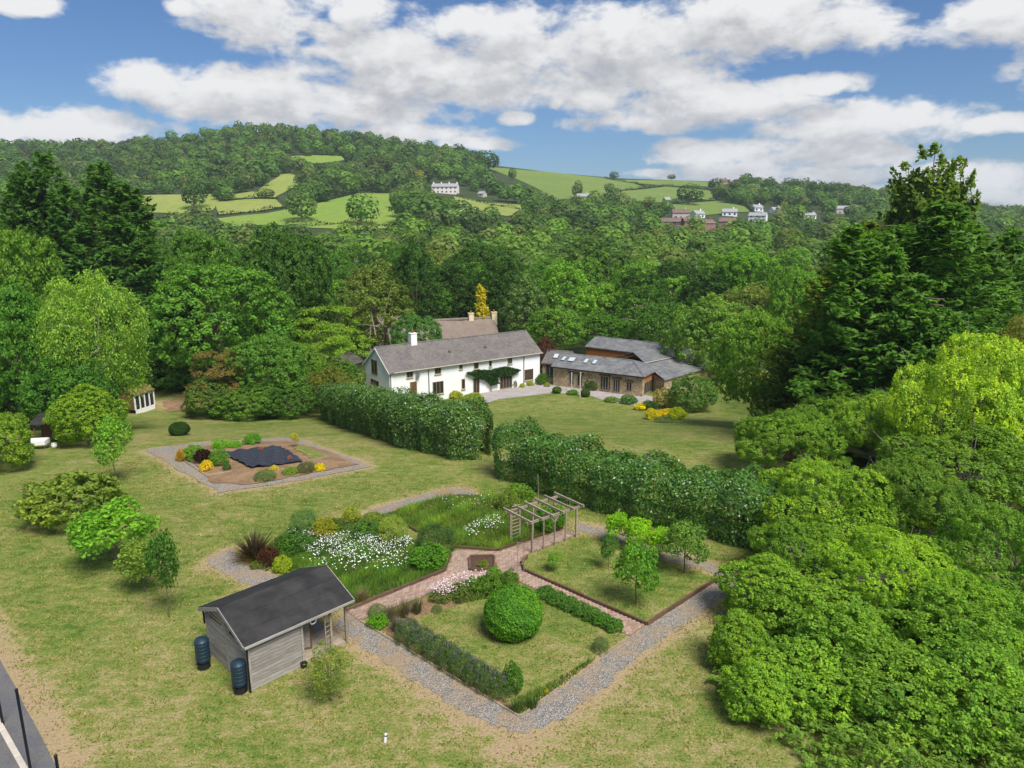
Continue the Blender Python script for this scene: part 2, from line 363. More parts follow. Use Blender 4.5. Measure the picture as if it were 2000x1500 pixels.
# ------------------------------------------------------------------ mesh helpers
class MB:
    def __init__(s): s.v = []; s.f = []
    def add(s, vs, fs):
        o = len(s.v); s.v += [tuple(v) for v in vs]; s.f += [tuple(i + o for i in f) for f in fs]; return s
    def box(s, c, size, rot=None):
        hx, hy, hz = size[0] / 2, size[1] / 2, size[2] / 2
        vs = [Vector((sx * hx, sy * hy, sz * hz)) for sz in (-1, 1) for sy in (-1, 1) for sx in (-1, 1)]
        if rot is not None: vs = [rot @ v for v in vs]
        return s.add([v + Vector(c) for v in vs], [(0, 2, 3, 1), (4, 5, 7, 6), (0, 1, 5, 4), (2, 6, 7, 3), (0, 4, 6, 2), (1, 3, 7, 5)])
    def beam(s, p, q, w, h, up=Vector((0, 0, 1))):
        p, q = Vector(p), Vector(q); d = (q - p); L = d.length; d.normalize()
        sd_ = d.cross(up)
        if sd_.length < 1e-4: sd_ = d.cross(Vector((1, 0, 0)))
        sd_.normalize(); u = sd_.cross(d)
        return s.box((p + q) / 2, (L, w, h), Matrix((d, sd_, u)).transposed())
    def tube(s, pts, rad, n=6, cap=True):
        rings = []; o = len(s.v); pts = [Vector(p) for p in pts]
        for i, p in enumerate(pts):
            d = (pts[min(i + 1, len(pts) - 1)] - pts[max(i - 1, 0)]).normalized()
            a = d.cross(Vector((0, 0, 1)))
            if a.length < 0.05: a = d.cross(Vector((1, 0, 0)))
            a.normalize(); b = d.cross(a); r = rad[i] if hasattr(rad, '__len__') else rad
            s.v += [tuple(p + (a * math.cos(k * 2 * math.pi / n) + b * math.sin(k * 2 * math.pi / n)) * r) for k in range(n)]
        for i in range(len(pts) - 1):
            for k in range(n):
                k2 = (k + 1) % n; s.f.append((o + i * n + k, o + i * n + k2, o + (i + 1) * n + k2, o + (i + 1) * n + k))
        if cap:
            s.f.append(tuple(o + k for k in reversed(range(n)))); s.f.append(tuple(o + (len(pts) - 1) * n + k for k in range(n)))
        return s
    def lathe(s, prof, n=16, c=(0, 0, 0)):
        o = len(s.v)
        for r, z in prof: s.v += [(c[0] + r * math.cos(2 * math.pi * k / n), c[1] + r * math.sin(2 * math.pi * k / n), c[2] + z) for k in range(n)]
        for i in range(len(prof) - 1):
            for k in range(n):
                k2 = (k + 1) % n; s.f.append((o + i * n + k, o + i * n + k2, o + (i + 1) * n + k2, o + (i + 1) * n + k))
        s.f.append(tuple(o + k for k in reversed(range(n)))); s.f.append(tuple(o + (len(prof) - 1) * n + k for k in range(n))); return s
    def slab(s, quad, th):                     # a roof slope: quad on top, thickness straight down
        q = [Vector(p) for p in quad]; n = len(q); lo = [p - Vector((0, 0, th)) for p in q]
        fs = [tuple(range(n)), tuple(reversed(range(n, 2 * n)))] + [(i, i + n, (i + 1) % n + n, (i + 1) % n) for i in range(n)]
        return s.add(q + lo, fs)
    def mesh(s, name='mesh'):
        m = bpy.data.meshes.new(name); m.from_pydata(s.v, [], s.f); m.update(); return m
def add_obj(name, data, mat=None, parent=None, loc=None, rz=0.0):
    if isinstance(data, MB): data = data.mesh(name)
    if mat is not None and data is not None and not data.materials: data.materials.append(mat)
    o = bpy.data.objects.new(name, data); COL.objects.link(o)
    if parent is not None: o.parent = parent
    if loc is not None: o.location = loc
    if rz: o.rotation_euler = (0, 0, rz)
    return o
def thing(name, label, cat, loc=(0, 0, 0), rz=0.0, group=None):
    o = bpy.data.objects.new(name, None); COL.objects.link(o); o.location = loc; o.rotation_euler = (0, 0, rz); o.empty_display_size = 0.2
    return tag(o, label, cat, group)
def tag(o, label=None, cat=None, group=None, kind=None):
    if label: o['label'] = label
    if cat: o['category'] = cat
    if group: o['group'] = group
    if kind: o['kind'] = kind
    return o
def inpoly(x, y, poly):
    x = np.asarray(x, float); y = np.asarray(y, float); r = np.zeros(x.shape, bool); n = len(poly)
    for i in range(n):
        x0, y0 = poly[i][0], poly[i][1]; x1, y1 = poly[(i + 1) % n][0], poly[(i + 1) % n][1]
        if y0 == y1: continue
        c = ((y0 > y) != (y1 > y)) & (x < (x1 - x0) * (y - y0) / (y1 - y0) + x0); r ^= c
    return r
def polydist(x, y, poly, closed=True):
    x = np.asarray(x, float); y = np.asarray(y, float); d = np.full(x.shape, 1e9); n = len(poly)
    for i in range(n if closed else n - 1):
        ax, ay = poly[i][0], poly[i][1]; bx, by = poly[(i + 1) % n][0], poly[(i + 1) % n][1]
        L = (bx - ax) ** 2 + (by - ay) ** 2 + 1e-9
        t = np.clip(((x - ax) * (bx - ax) + (y - ay) * (by - ay)) / L, 0, 1)
        d = np.minimum(d, np.hypot(x - ax - t * (bx - ax), y - ay - t * (by - ay)))
    return d
def sheet(name, poly, mat, dz, step, wob=0.0, seed=0, kind='structure', holes=()):
    """polygon laid on the terrain: boundary resampled (with a little wander), triangulated, refined, draped"""
    rr = random.Random(seed); pts = []
    n = len(poly)
    for i in range(n):
        a = Vector(poly[i][:2]); b = Vector(poly[(i + 1) % n][:2]); k = max(1, int((b - a).length / step))
        nrm = Vector((-(b - a).y, (b - a).x)).normalized()
        for j in range(k):
            p = a.lerp(b, j / k)
            if wob: p = p + nrm * rr.uniform(-wob, wob)
            pts.append(p)
    nb = len(pts); P2 = [(p.x, p.y) for p in pts]
    x0, x1 = min(p[0] for p in P2), max(p[0] for p in P2); y0, y1 = min(p[1] for p in P2), max(p[1] for p in P2)
    gx, gy = np.meshgrid(np.arange(x0, x1, step), np.arange(y0, y1, step)); gx, gy = gx.ravel(), gy.ravel()
    k = inpoly(gx, gy, P2) & (polydist(gx, gy, P2) > step * 0.45); gx, gy = gx[k] + (gy[k] * 7.3 % 0.2 - 0.1) * step, gy[k]
    vin = [Vector(p) for p in P2] + [Vector((q, w)) for q, w in zip(gx, gy)]
    vo, _, fo, *_ = delaunay_2d_cdt(vin, [(q, (q + 1) % nb) for q in range(nb)], [list(range(nb))], 1, 1e-5)
    zz = terr(np.array([v.x for v in vo]), np.array([v.y for v in vo])) + dz
    vs = [(v.x, v.y, float(z)) for v, z in zip(vo, zz)]; fs = []
    for f in fo:
        q, w, e = (vo[f[0]], vo[f[1]], vo[f[2]]); fs.append(tuple(f) if (w - q).x * (e - q).y - (w - q).y * (e - q).x > 0 else tuple(reversed(f)))
    m = bpy.data.meshes.new(name); m.from_pydata(vs, [], fs); m.update()
    o = add_obj(name, m, mat); o['kind'] = kind; return o
# ------------------------------------------------------------------ ground, lawn, paths, fields
def grid_mesh(name, X, Y, Z):
    r, c = X.shape; m = bpy.data.meshes.new(name)
    v = np.stack([X, Y, Z], -1).reshape(-1, 3)
    i = np.arange(r * c).reshape(r, c); f = np.stack([i[:-1, :-1], i[:-1, 1:], i[1:, 1:], i[1:, :-1]], -1).reshape(-1, 4)
    m.vertices.add(len(v)); m.vertices.foreach_set('co', v.ravel())
    m.loops.add(f.size); m.loops.foreach_set('vertex_index', f.ravel())
    m.polygons.add(len(f)); m.polygons.foreach_set('loop_start', np.arange(0, f.size, 4)); m.polygons.foreach_set('loop_total', np.full(len(f), 4))
    m.polygons.foreach_set('use_smooth', np.ones(len(f), bool)); m.update(calc_edges=True); return m
ys = np.concatenate([np.arange(-60, 110, 4.0), np.geomspace(110, 900, 200), np.geomspace(930, 3200, 16)])
us = np.linspace(-1.5, 1.5, 220)
Y, U = np.meshgrid(ys, us, indexing='ij'); X = U * (np.maximum(Y, 0) + 90)
Z = terr(X, Y) - np.where(Y < 112, 0.3, 0.0)
GX, GZ, GY = X, Z, ys
tag(add_obj('ground', grid_mesh('ground', X, Y, Z), M_GROUND), kind='structure')

V_PATH = [(676, 1196), (701, 1212), (860, 1306), (1016, 1401), (1125, 1322), (1232, 1243), (1268, 1221), (1410, 1128), (1370, 1110), (1286, 1093), (1205, 1060), (1127, 1036), (1130, 1022), (1250, 1049),
          (1355, 1088), (1448, 1125), (1425, 1160), (1330, 1222), (1240, 1285), (1190, 1335), (1100, 1402), (1019, 1436), (920, 1400), (790, 1318), (690, 1250), (655, 1225)]
L_PATH = [(405, 1090), (450, 1070), (475, 1100), (540, 1128), (600, 1150), (560, 1175), (480, 1140), (412, 1105)]
T_PATH = [(690, 1015), (740, 990), (870, 955), (920, 955), (928, 968), (880, 968), (760, 1003), (722, 1020)]
R_PATH = [(285, 880), (355, 922), (430, 962), (580, 940), (725, 912), (640, 880), (570, 855), (420, 864)]
gp = lambda L: [G(*q) for q in L]
WV, WL, WT, WR = gp(V_PATH), gp(L_PATH), gp(T_PATH), gp(R_PATH)
lx = np.arange(-62, 50.1, 0.4); ly = np.arange(4, 108.1, 0.4)
Yl, Xl = np.meshgrid(ly, lx, indexing='ij')
lm = grid_mesh('lawn', Xl, Yl, terr(Xl, Yl))
dry = np.zeros(Xl.size); fx, fy = Xl.ravel(), Yl.ravel()
for poly, k in ((WV, 0.62), (WL, 0.6), (WT, 0.6), (WR, 0.55)):
    dd = np.where(inpoly(fx, fy, poly), 0, polydist(fx, fy, poly)); dry = np.maximum(dry, k * np.exp(-(dd / 0.4) ** 1.4))
STRIP_E = [G(0, 1285), G(55, 1378), G(112, 1500)]
sdir = (STRIP_E[2] - STRIP_E[0]).normalized()
strip_line = [STRIP_E[0] - sdir * 30, STRIP_E[2] + sdir * 14]
dd = polydist(fx, fy, strip_line, False); dry = np.maximum(dry, 0.62 * np.exp(-(np.maximum(dd - 0.2, 0) / 0.6) ** 2))
gh = G(330, 790); dry = np.maximum(dry, 0.6 * np.exp(-(np.hypot((fx - gh.x) / 3.2, (fy - gh.y) / 3.0)) ** 2))
for q in ((1016, 1455), (1230, 1265)):
    c = G(*q); dry = np.maximum(dry, 0.55 * np.exp(-(np.hypot(fx - c.x, fy - c.y) / 1.1) ** 2))
dry = dry + 0.10 * sstep((34 - fy) / 10) - 0.03 * sstep((fy - 52) / 20)
for poly in ([(1263, 1218), (1405, 1128), (1155, 1038), (1026, 1112)],): dry = np.where(inpoly(fx, fy, gp(poly)), dry * 0.4 - 0.04, dry)
dry = np.where(inpoly(fx, fy, gp([(1016, 1396), (1228, 1240), (975, 1122), (706, 1212)])), dry * 0.35 - 0.05, dry)
a = lm.attributes.new('dry', 'FLOAT', 'POINT'); a.data.foreach_set('value', dry.astype(np.float32))
tag(add_obj('lawn', lm, M_LAWN), kind='structure')
gravel_v = sheet('gravel_path', WV, M_GRAVEL, 0.012, 0.22, 0.1, 1)
sheet('gravel_path', WL, M_GRAVEL, 0.012, 0.35, 0.08, 2)
sheet('gravel_path', WT, M_GRAVEL2, 0.012, 0.4, 0.1, 3)
sheet('gravel_path', WR, M_GRAVEL, 0.03, 0.5, 0.1, 4)
SOILP = gp([(350, 884), (415, 944), (485, 948), (640, 920), (700, 908), (640, 884), (560, 862), (425, 868)])
sheet('soil_bed', SOILP, M_SOIL, 0.07, 0.5, 0.12, 5)
sheet('soil_bed', gp([(318, 786), (380, 772), (430, 782), (370, 800), (330, 806)]), M_SOIL, 0.05, 0.8, 0.3, 6)
sheet('grass_plot', gp([(570, 876), (595, 872), (640, 893), (610, 900)]), M_LAWN, 0.11, 0.6, 0.15, 12)
# strip beside the court at the lower left
n2 = Vector((-sdir.y, sdir.x, 0));  n2 = n2 if n2.x < 0 else -n2
sw = 2.6
pA = STRIP_E[0] - sdir * 30; pB = STRIP_E[2] + sdir * 14
sheet('gravel_strip', [pA, pB, pB + n2 * sw, pA + n2 * sw], M_TARMAC, 0.015, 1.2, 0.03, 7)
sheet('court', [pA + n2 * (sw + 0.02), pB + n2 * (sw + 0.02), pB + n2 * 16, pA + n2 * 16], M_COURT, 0.02, 3.0, 0, 8)
sheet('patio', gp([(936, 768), (946, 789), (975, 780), (1080, 768), (1150, 772), (1185, 784), (1240, 792), (1290, 779), (1262, 772), (1100, 748), (1060, 742)]), M_PAVING, 0.03, 1.2, 0.05, 9)
sheet('driveway', gp([(600, 690), (690, 715), (712, 705), (690, 690), (640, 680)]), M_PAVING, 0.06, 1.5, 0.1, 10)
# pasture on the hillside
FIELDS = [([(255, 382), (345, 381), (410, 380), (432, 386), (415, 412), (350, 418), (255, 414)], M_FIELD_T),
          ([(438, 384), (500, 374), (530, 354), (548, 342), (584, 337), (582, 362), (560, 374), (536, 387), (440, 391)], M_FIELD_T),
          ([(420, 395), (540, 390), (552, 404), (510, 413), (428, 420)], M_FIELD_T),
          ([(425, 428), (520, 418), (620, 398), (700, 378), (775, 378), (775, 446), (690, 450), (600, 446), (540, 440), (440, 446)], M_FIELD_B),
          ([(562, 306), (680, 306), (672, 314), (620, 320), (568, 314)], M_FIELD_B),
          ([(945, 326), (1080, 337), (1180, 348), (1240, 359), (1262, 367), (1200, 372), (1170, 384), (1085, 392), (1055, 372), (1005, 348)], M_FIELD_G),
          ([(1186, 350), (1330, 353), (1425, 358), (1405, 365), (1300, 363), (1252, 359)], M_FIELD_G),
          ([(1205, 374), (1300, 365), (1385, 372), (1398, 392), (1330, 386), (1290, 396), (1220, 394)], M_FIELD_G),
          ([(1310, 400), (1400, 393), (1455, 404), (1464, 414), (1380, 421), (1322, 416)], M_FIELD_G),
          ([(885, 383), (940, 395), (1030, 402), (1032, 412), (990, 423), (935, 412), (895, 398)], M_FIELD_T)]
for i, (poly, m) in enumerate(FIELDS):
    sheet('field', gp(poly), m, 0.35, 9.0, 0.5, 20 + i)

# ------------------------------------------------------------------ buildings
class Frame:
    """a building's own axes: x along its front, y into its depth"""
    def __init__(s, root_loc, rz): s.o = Vector(root_loc); s.rz = rz; s.ex = Vector((math.cos(rz), math.sin(rz), 0)); s.ey = Vector((-math.sin(rz), math.cos(rz), 0))
    def front(s, px, py, yl=0.0):              # pixel -> (x, z) on the wall plane at depth yl
        a, b, c = ray(px, py); d = Vector((a, b, c)); o = s.o + s.ey * yl
        t = (o - Vector((0, 0, CAM_H))).dot(s.ey) / d.dot(s.ey); p = Vector((0, 0, CAM_H)) + d * t - s.o
        return p.dot(s.ex), p.z
    def side(s, px, py, xl=0.0):               # pixel -> (y, z) on the end wall at x = xl
        a, b, c = ray(px, py); d = Vector((a, b, c)); o = s.o + s.ex * xl
        t = (o - Vector((0, 0, CAM_H))).dot(s.ex) / d.dot(s.ex); p = Vector((0, 0, CAM_H)) + d * t - s.o
        return p.dot(s.ey), p.z
def gable_wall(L, D, eave, ridge, x0=0.0, y0=0.0, base=-0.6):
    m = MB(); yc = y0 + D / 2
    a = [(x0, y0, base), (x0, y0 + D, base), (x0, y0 + D, eave), (x0, yc, ridge), (x0, y0, eave)]
    b = [(x0 + L, q[1], q[2]) for q in a]
    return m.add(a + b, [(0, 1, 2, 3, 4)[::-1], (5, 6, 7, 8, 9)] + [(i, (i + 1) % 5, (i + 1) % 5 + 5, i + 5) for i in range(5)])
def roof_slopes(parent, L, D, eave, ridge, mat, x0=0.0, y0=0.0, oe=0.3, ov=0.15, th=0.14, name='roof', which=(0, 1)):
    yc = y0 + D / 2; sl = (ridge - eave) / (D / 2); lift = th + 0.02
    a, b = x0 - ov, x0 + L + ov; res = []
    if 0 in which: res.append(add_obj('roof_slope', MB().slab([(a, y0 - oe, eave - oe * sl + lift), (b, y0 - oe, eave - oe * sl + lift), (b, yc, ridge + lift), (a, yc, ridge + lift)], th), mat, parent))
    if 1 in which: res.append(add_obj('roof_slope', MB().slab([(a, yc + 0.004, ridge + lift), (b, yc + 0.004, ridge + lift), (b, y0 + D + oe, eave - oe * sl + lift), (a, y0 + D + oe, eave - oe * sl + lift)], th), mat, parent))
    rt = MB().tube([(a, yc, ridge + lift + 0.0), (b, yc, ridge + lift + 0.0)], 0.1, 8); add_obj('ridge_tiles', rt, mat, parent)
    return res
def window(parent, x, z, w, h, nx=2, nz=1, mat=None, y=0.0, axis='x', name='window', bar=0.07, out=-1):
    """frame bars with panes behind; axis 'x': on the front wall, 'y': on an end wall"""
    mb = MB(); rot = None
    def B(cx, cz, sx, sz, d=0.07):
        if axis == 'x': mb.box((x + cx, y + out * 0.03, z + cz), (sx, d, sz))
        else: mb.box((y + out * 0.03, x + cx, z + cz), (d, sx, sz))
    B(0, h / 2 - bar / 2, w, bar); B(0, -h / 2 + bar / 2, w, bar)
    for i in range(nx + 1): B(-w / 2 + bar / 2 + (w - bar) * i / nx, 0, bar, h - 2 * bar - 0.004)
    for j in range(1, nz): B(0, -h / 2 + h * j / nz, w - 2 * bar - 0.004, bar * 0.7, 0.06)
    f = add_obj(name, mb, mat or M_OAK, parent)
    pw = (w - bar) / nx
    for i in range(nx):
        cx = -w / 2 + bar / 2 + pw * (i + 0.5)
        q = MB()
        if axis == 'x': q.box((x + cx, y + out * 0.012, z), (pw - bar, 0.02, h - 2 * bar))
        else: q.box((y + out * 0.012, x + cx, z), (0.02, pw - bar, h - 2 * bar))
        add_obj('pane', q, M_GLASS, f)
    return f
# --- white longhouse
A = onz(763, 797, -6.0); B_ = onz(1054, 748.5, -6.0); rz = math.atan2(B_.y - A.y, B_.x - A.x); LH = (B_ - A).length
FH = Frame(A, rz); DH = 7.0
house = thing('farmhouse', 'long white rendered farmhouse with a slate roof and brown windows', 'house', A, rz)
EH = FH.front(1054, 687)[1]; EH = 0.5 * (EH + FH.front(763, 727)[1])
RH = EH + 2.45
add_obj('wall', gable_wall(LH, DH, EH, RH), M_WHITE, house)
roof_slopes(house, LH, DH, EH, RH, M_SLATE, oe=0.35, ov=0.2)
sl = (RH - EH) / (DH / 2)
add_obj('gutter', MB().beam((LH * 0.02, -0.42, EH - 0.10), (LH + 0.2, -0.42, EH - 0.10), 0.11, 0.1), M_CONC, house)
for s_ in (0, 1):
    add_obj('barge_board', MB().beam((-0.225, -0.38 if s_ == 0 else DH + 0.38, EH - 0.38 * sl + 0.02), (-0.225, DH / 2, RH + 0.02), 0.05, 0.2), M_PAINT, house)
for (x0, y0, x1, y1, nx) in ((794, 717, 806, 737, 2), (849, 710, 861, 730, 2), (897, 705, 903, 720.6, 1), (925.6, 701.5, 934.4, 720, 1), (955, 698.5, 960, 716, 1), (991.5, 694.5, 1000, 710, 2),
                             (845, 745, 866, 769, 3), (901.5, 740, 908, 759.5, 1), (1024.5, 721, 1041, 742, 4)):
    xa, zb = FH.front(x0, (y0 + y1) / 2); xb, _ = FH.front(x1, (y0 + y1) / 2); _, zt = FH.front((x0 + x1) / 2, y0); _, zb = FH.front((x0 + x1) / 2, y1)
    zt = min(zt, EH - 0.12)
    w_ = window(house, (xa + xb) / 2, (zt + zb) / 2, xb - xa, zt - zb, nx)
    add_obj('sill', MB().box(((xa + xb) / 2, -0.08, zb - 0.05), (xb - xa + 0.16, 0.16, 0.07)), M_CONC, w_)
def house_door(x0, y0, x1, nx, glazed):
    xa, _ = FH.front(x0, y0); xb, zt = FH.front(x1, y0); w, h, xc = xb - xa, zt - 0.12, (xa + xb) / 2
    if glazed: d = window(house, xc, 0.1 + h / 2, w, h, nx, 1, M_OAK, name='glazed_door', bar=0.1)
    else:
        d = add_obj('door', MB().box((xc, -0.03, 0.1 + h / 2), (w, 0.07, h)), M_BROWNWOOD, house)
        add_obj('door_frame', MB().box((xc - w / 2 - 0.05, -0.05, 0.1 + h / 2), (0.1, 0.12, h)).box((xc + w / 2 + 0.05, -0.05, 0.1 + h / 2), (0.1, 0.12, h)).box((xc, -0.05, 0.16 + h), (w + 0.2, 0.12, 0.1)), M_OAK, d)
    add_obj('handle', MB().box((xc + w * 0.3, -0.1, 1.1), (0.12, 0.05, 0.05)), M_STEEL, d)
house_door(802, 746, 812, 1, False); house_door(924, 737, 936, 2, True); house_door(976, 731, 1000, 4, True)
for (x0, y0, x1, y1, nx) in ((726, 703, 737, 731, 2), (725, 742, 740, 752, 3)):
    ya, zb = FH.side((x0 + x1) / 2, y1); _, zt = FH.side((x0 + x1) / 2, y0); yb, _ = FH.side(x0, (y0 + y1) / 2); yc_, _ = FH.side(x1, (y0 + y1) / 2)
    window(house, (yb + yc_) / 2, (zt + zb) / 2, abs(yb - yc_), zt - zb, nx, 1, M_OAK, 0.0, 'y')
for px in (762.5, 837, 1022.5):
    x_, _ = FH.front(px, 740)
    x_ = max(x_, 0.06)
    add_obj('downpipe', MB().tube([(x_, -0.38, EH - 0.1), (x_, -0.1, EH - 0.45), (x_, -0.1, 0.0)], 0.055, 6), M_STEEL, house)
xc, _ = FH.front(807, 690, DH / 2)
ch = add_obj('chimney', MB().box((xc, DH / 2, RH + 0.55), (0.85, 0.75, 1.7)).box((xc, DH / 2, RH + 1.44), (0.95, 0.85, 0.08)), M_WHITE, house)
add_obj('chimney_pot', MB().lathe([(0.17, 0), (0.14, 0.4), (0.17, 0.42)], 10, (xc, DH / 2, RH + 1.48)), M_TERRA, ch)
for px, py in ((876, 676), (946, 686)):
    u_, _ = FH.front(px, py, DH / 4)
    add_obj('roof_vent', MB().box((u_, DH * 0.22, EH + sl * DH * 0.22 + 0.26), (0.3, 0.3, 0.2)), M_STEEL, house)
x_, z_ = FH.front(814, 731)
dish = add_obj('satellite_dish', MB().lathe([(0.05, 0.0), (0.2, 0.03), (0.33, 0.1), (0.31, 0.1), (0.04, 0.03)], 14), M_STEEL, house)
dish.location = (x_, -0.3, z_); dish.rotation_euler = (math.radians(70), 0, 0.3)
add_obj('bracket', MB().tube([(x_, 0.0, z_ - 0.2), (x_, -0.3, z_ - 0.05)], 0.025, 6), M_STEEL, house)
# --- thatched cottage behind
ca = aty(766, 660, 112.0); cb = aty(972, 650, 118.0); ca.z = cb.z = -6.3
rzc = math.atan2(cb.y - ca.y, cb.x - ca.x); LC = (cb - ca).length
cot = thing('thatched_cottage', 'cream cottage with a brown thatched roof behind the white farmhouse', 'cottage', ca, rzc)
FC = Frame(ca, rzc); DC = 6.5; RC = FC.front(915, 626, DC / 2)[1]; EC = RC - 3.4
add_obj('wall', gable_wall(LC, DC, EC, RC), M_CREAM, cot)
prof = []
for i in range(15):
    t = i / 14 * 2 - 1; prof.append((DC / 2 + t * (DC / 2 + 0.55), RC + 0.45 - 3.75 * abs(t) ** 1.35 - 0.25 * (1 - abs(t)) ** 4))
tm = MB(); N = 26; rr = random.Random(4)
for k in range(N + 1):
    x = -0.35 + (LC + 0.7) * k / N
    for (y, z) in prof: tm.v.append((x, y, z + rr.uniform(-0.05, 0.05) + 0.08 * math.sin(x * 0.9)))
    for (y, z) in prof: tm.v.append((x, y, z - 0.38))
n_ = len(prof)
for k in range(N):
    a0, b0 = k * 2 * n_, (k + 1) * 2 * n_
    for i in range(n_ - 1):
        tm.f.append((a0 + i, a0 + i + 1, b0 + i + 1, b0 + i)); tm.f.append((a0 + n_ + i, b0 + n_ + i, b0 + n_ + i + 1, a0 + n_ + i + 1))
    tm.f.append((a0, b0, b0 + n_, a0 + n_)); tm.f.append((a0 + n_ - 1, a0 + 2 * n_ - 1, b0 + 2 * n_ - 1, b0 + n_ - 1))
for a0 in (0, N * 2 * n_):
    for i in range(n_ - 1): tm.f.append((a0 + i, a0 + n_ + i, a0 + n_ + i + 1, a0 + i + 1))
troof = add_obj('thatch_roof', tm, M_THATCH, cot)
rg = MB()
for k in range(18):
    xa = LC * k / 18; rg.tube([(xa, DC / 2, RC + 0.28), (xa + LC / 18, DC / 2, RC + 0.28)], 0.26, 8)
add_obj('thatch_ridge', rg, M_THATCH, troof)
for px, w in ((919, 0.8), (964, 0.9), (769, 1.1)):
    x_, _ = FC.front(px, 625, DC / 2)
    c_ = add_obj('chimney', MB().box((x_, DC / 2 - 0.2, RC + 0.15), (w, 0.8, 2.1)).box((x_, DC / 2 - 0.2, RC + 1.24), (w + 0.12, 0.92, 0.1)), M_CREAM, cot)
    add_obj('chimney_pot', MB().lathe([(0.18, 0), (0.13, 0.4), (0.16, 0.42)], 8, (x_, DC / 2 - 0.2, RC + 1.29)), M_TERRA, c_)
for px in (800, 880, 940):
    x_, _ = FC.front(px, 660)
    window(cot, x_, 1.4, 1.1, 1.1, 2)
# --- stone barn, hipped at its right-hand end
b0 = onz(1080, 752.5, -6.0); b1 = onz(1253, 775, -6.0); rzb = math.atan2(b1.y - b0.y, b1.x - b0.x); LB = (b1 - b0).length
FB = Frame(b0, rzb); DB = 6.6; EB = FB.front(1253, 735)[1]; RB = EB + 1.15; HIP = 2.6
barn = thing('stone_barn', 'low converted stone barn with a hipped slate roof and four rooflights', 'barn', b0, rzb)
add_obj('wall', MB().box((LB / 2, DB / 2, EB / 2 - 0.3), (LB, DB, EB + 0.6)), M_STONE, barn)
oe = 0.35; sb = (RB - EB) / (DB / 2); ze = EB - oe * sb + 0.16; zr = RB + 0.16; xe = LB + oe
add_obj('roof_slope', MB().slab([(-0.2, -oe, ze), (xe, -oe, ze), (LB - HIP, DB / 2, zr), (-0.2, DB / 2, zr)], 0.13), M_SLATE_D, barn)
add_obj('roof_slope', MB().slab([(-0.2, DB / 2 + 0.004, zr), (LB - HIP, DB / 2 + 0.004, zr), (xe, DB + oe, ze), (-0.2, DB + oe, ze)], 0.13), M_SLATE_D, barn)
add_obj('hip_slope', MB().slab([(xe + 0.004, -oe + 0.01, ze), (xe + 0.004, DB + oe - 0.01, ze), (LB - HIP + 0.004, DB / 2, zr)], 0.13), M_SLATE_D, barn)
add_obj('ridge_tiles', MB().tube([(-0.2, DB / 2, zr), (LB - HIP, DB / 2, zr)], 0.1, 8).tube([(LB - HIP, DB / 2, zr), (xe, -oe, ze)], 0.08, 8).tube([(LB - HIP, DB / 2, zr), (xe, DB + oe, ze)], 0.08, 8), M_SLATE_D, barn)
add_obj('gutter', MB().beam((-0.2, -oe - 0.06, ze - 0.1), (xe + 0.06, -oe - 0.06, ze - 0.1), 0.12, 0.1), M_BLACK, barn)
for (px, w) in ((1101.5, 0.55), (1117, 1.0), (1145, 0.6), (1162, 0.6)):
    x_, _ = FB.front(px, 695, DB * 0.27); y_ = DB * 0.27; zc = EB + sb * y_ + 0.24
    R = Matrix.Rotation(math.atan(sb), 3, 'X')
    rl = add_obj('rooflight', MB().box((x_, y_, zc), (w, 1.15, 0.08), R), M_STEEL, barn)
    add_obj('pane', MB().box((x_, y_ - 0.0, zc + 0.046), (w - 0.12, 1.0, 0.02), R), M_SKYGLASS, rl)
def barn_open(x0, y0, x1, y1, nx, name='window'):
    xa, _ = FB.front(x0, y1); xb, _ = FB.front(x1, y1); _, zt = FB.front((x0 + x1) / 2, y0); _, zb = FB.front((x0 + x1) / 2, y1)
    zb = max(zb, 0.05); zt = min(zt, EB - 0.3)
    w_ = window(barn, (xa + xb) / 2, (zt + zb) / 2, xb - xa, zt - zb, nx, 1, M_GREYOAK, name=name)
    add_obj('lintel', MB().box(((xa + xb) / 2, -0.05, zt + 0.1), (xb - xa + 0.4, 0.12, 0.18)), M_BROWNWOOD, w_)
barn_open(1172, 734, 1188, 762, 3, 'glazed_door'); barn_open(1197, 740, 1211, 766, 3, 'glazed_door'); barn_open(1223, 746, 1234, 764, 2)
barn_open(1112, 729, 1121, 751, 2); barn_open(1127, 731, 1138, 754, 2, 'glazed_door')
# end wall: orange boards over a row of glazed oak doors, grey stone quoins either side
add_obj('cladding_panel', MB().box((LB + 0.03, DB / 2, EB - 0.5), (0.06, DB - 1.3, 1.0)), M_ORANGE, barn)
window(barn, DB * 0.5, 0.5 * (EB - 1.0) + 0.02, DB - 1.4, EB - 1.04, 7, 1, M_GREYOAK, LB, 'y', 'glazed_door', 0.1, 1)
for y_ in (0.33, DB - 0.33): add_obj('quoin_pier', MB().box((LB + 0.02, y_, EB / 2 - 0.2), (0.12, 0.7, EB + 0.36)), M_STONE, barn)
x_, _ = FB.front(1191.5, 735); add_obj('downpipe', MB().tube([(x_, -0.1, EB - 0.05), (x_, -0.1, 0.3)], 0.05, 6), M_BLACK, barn)
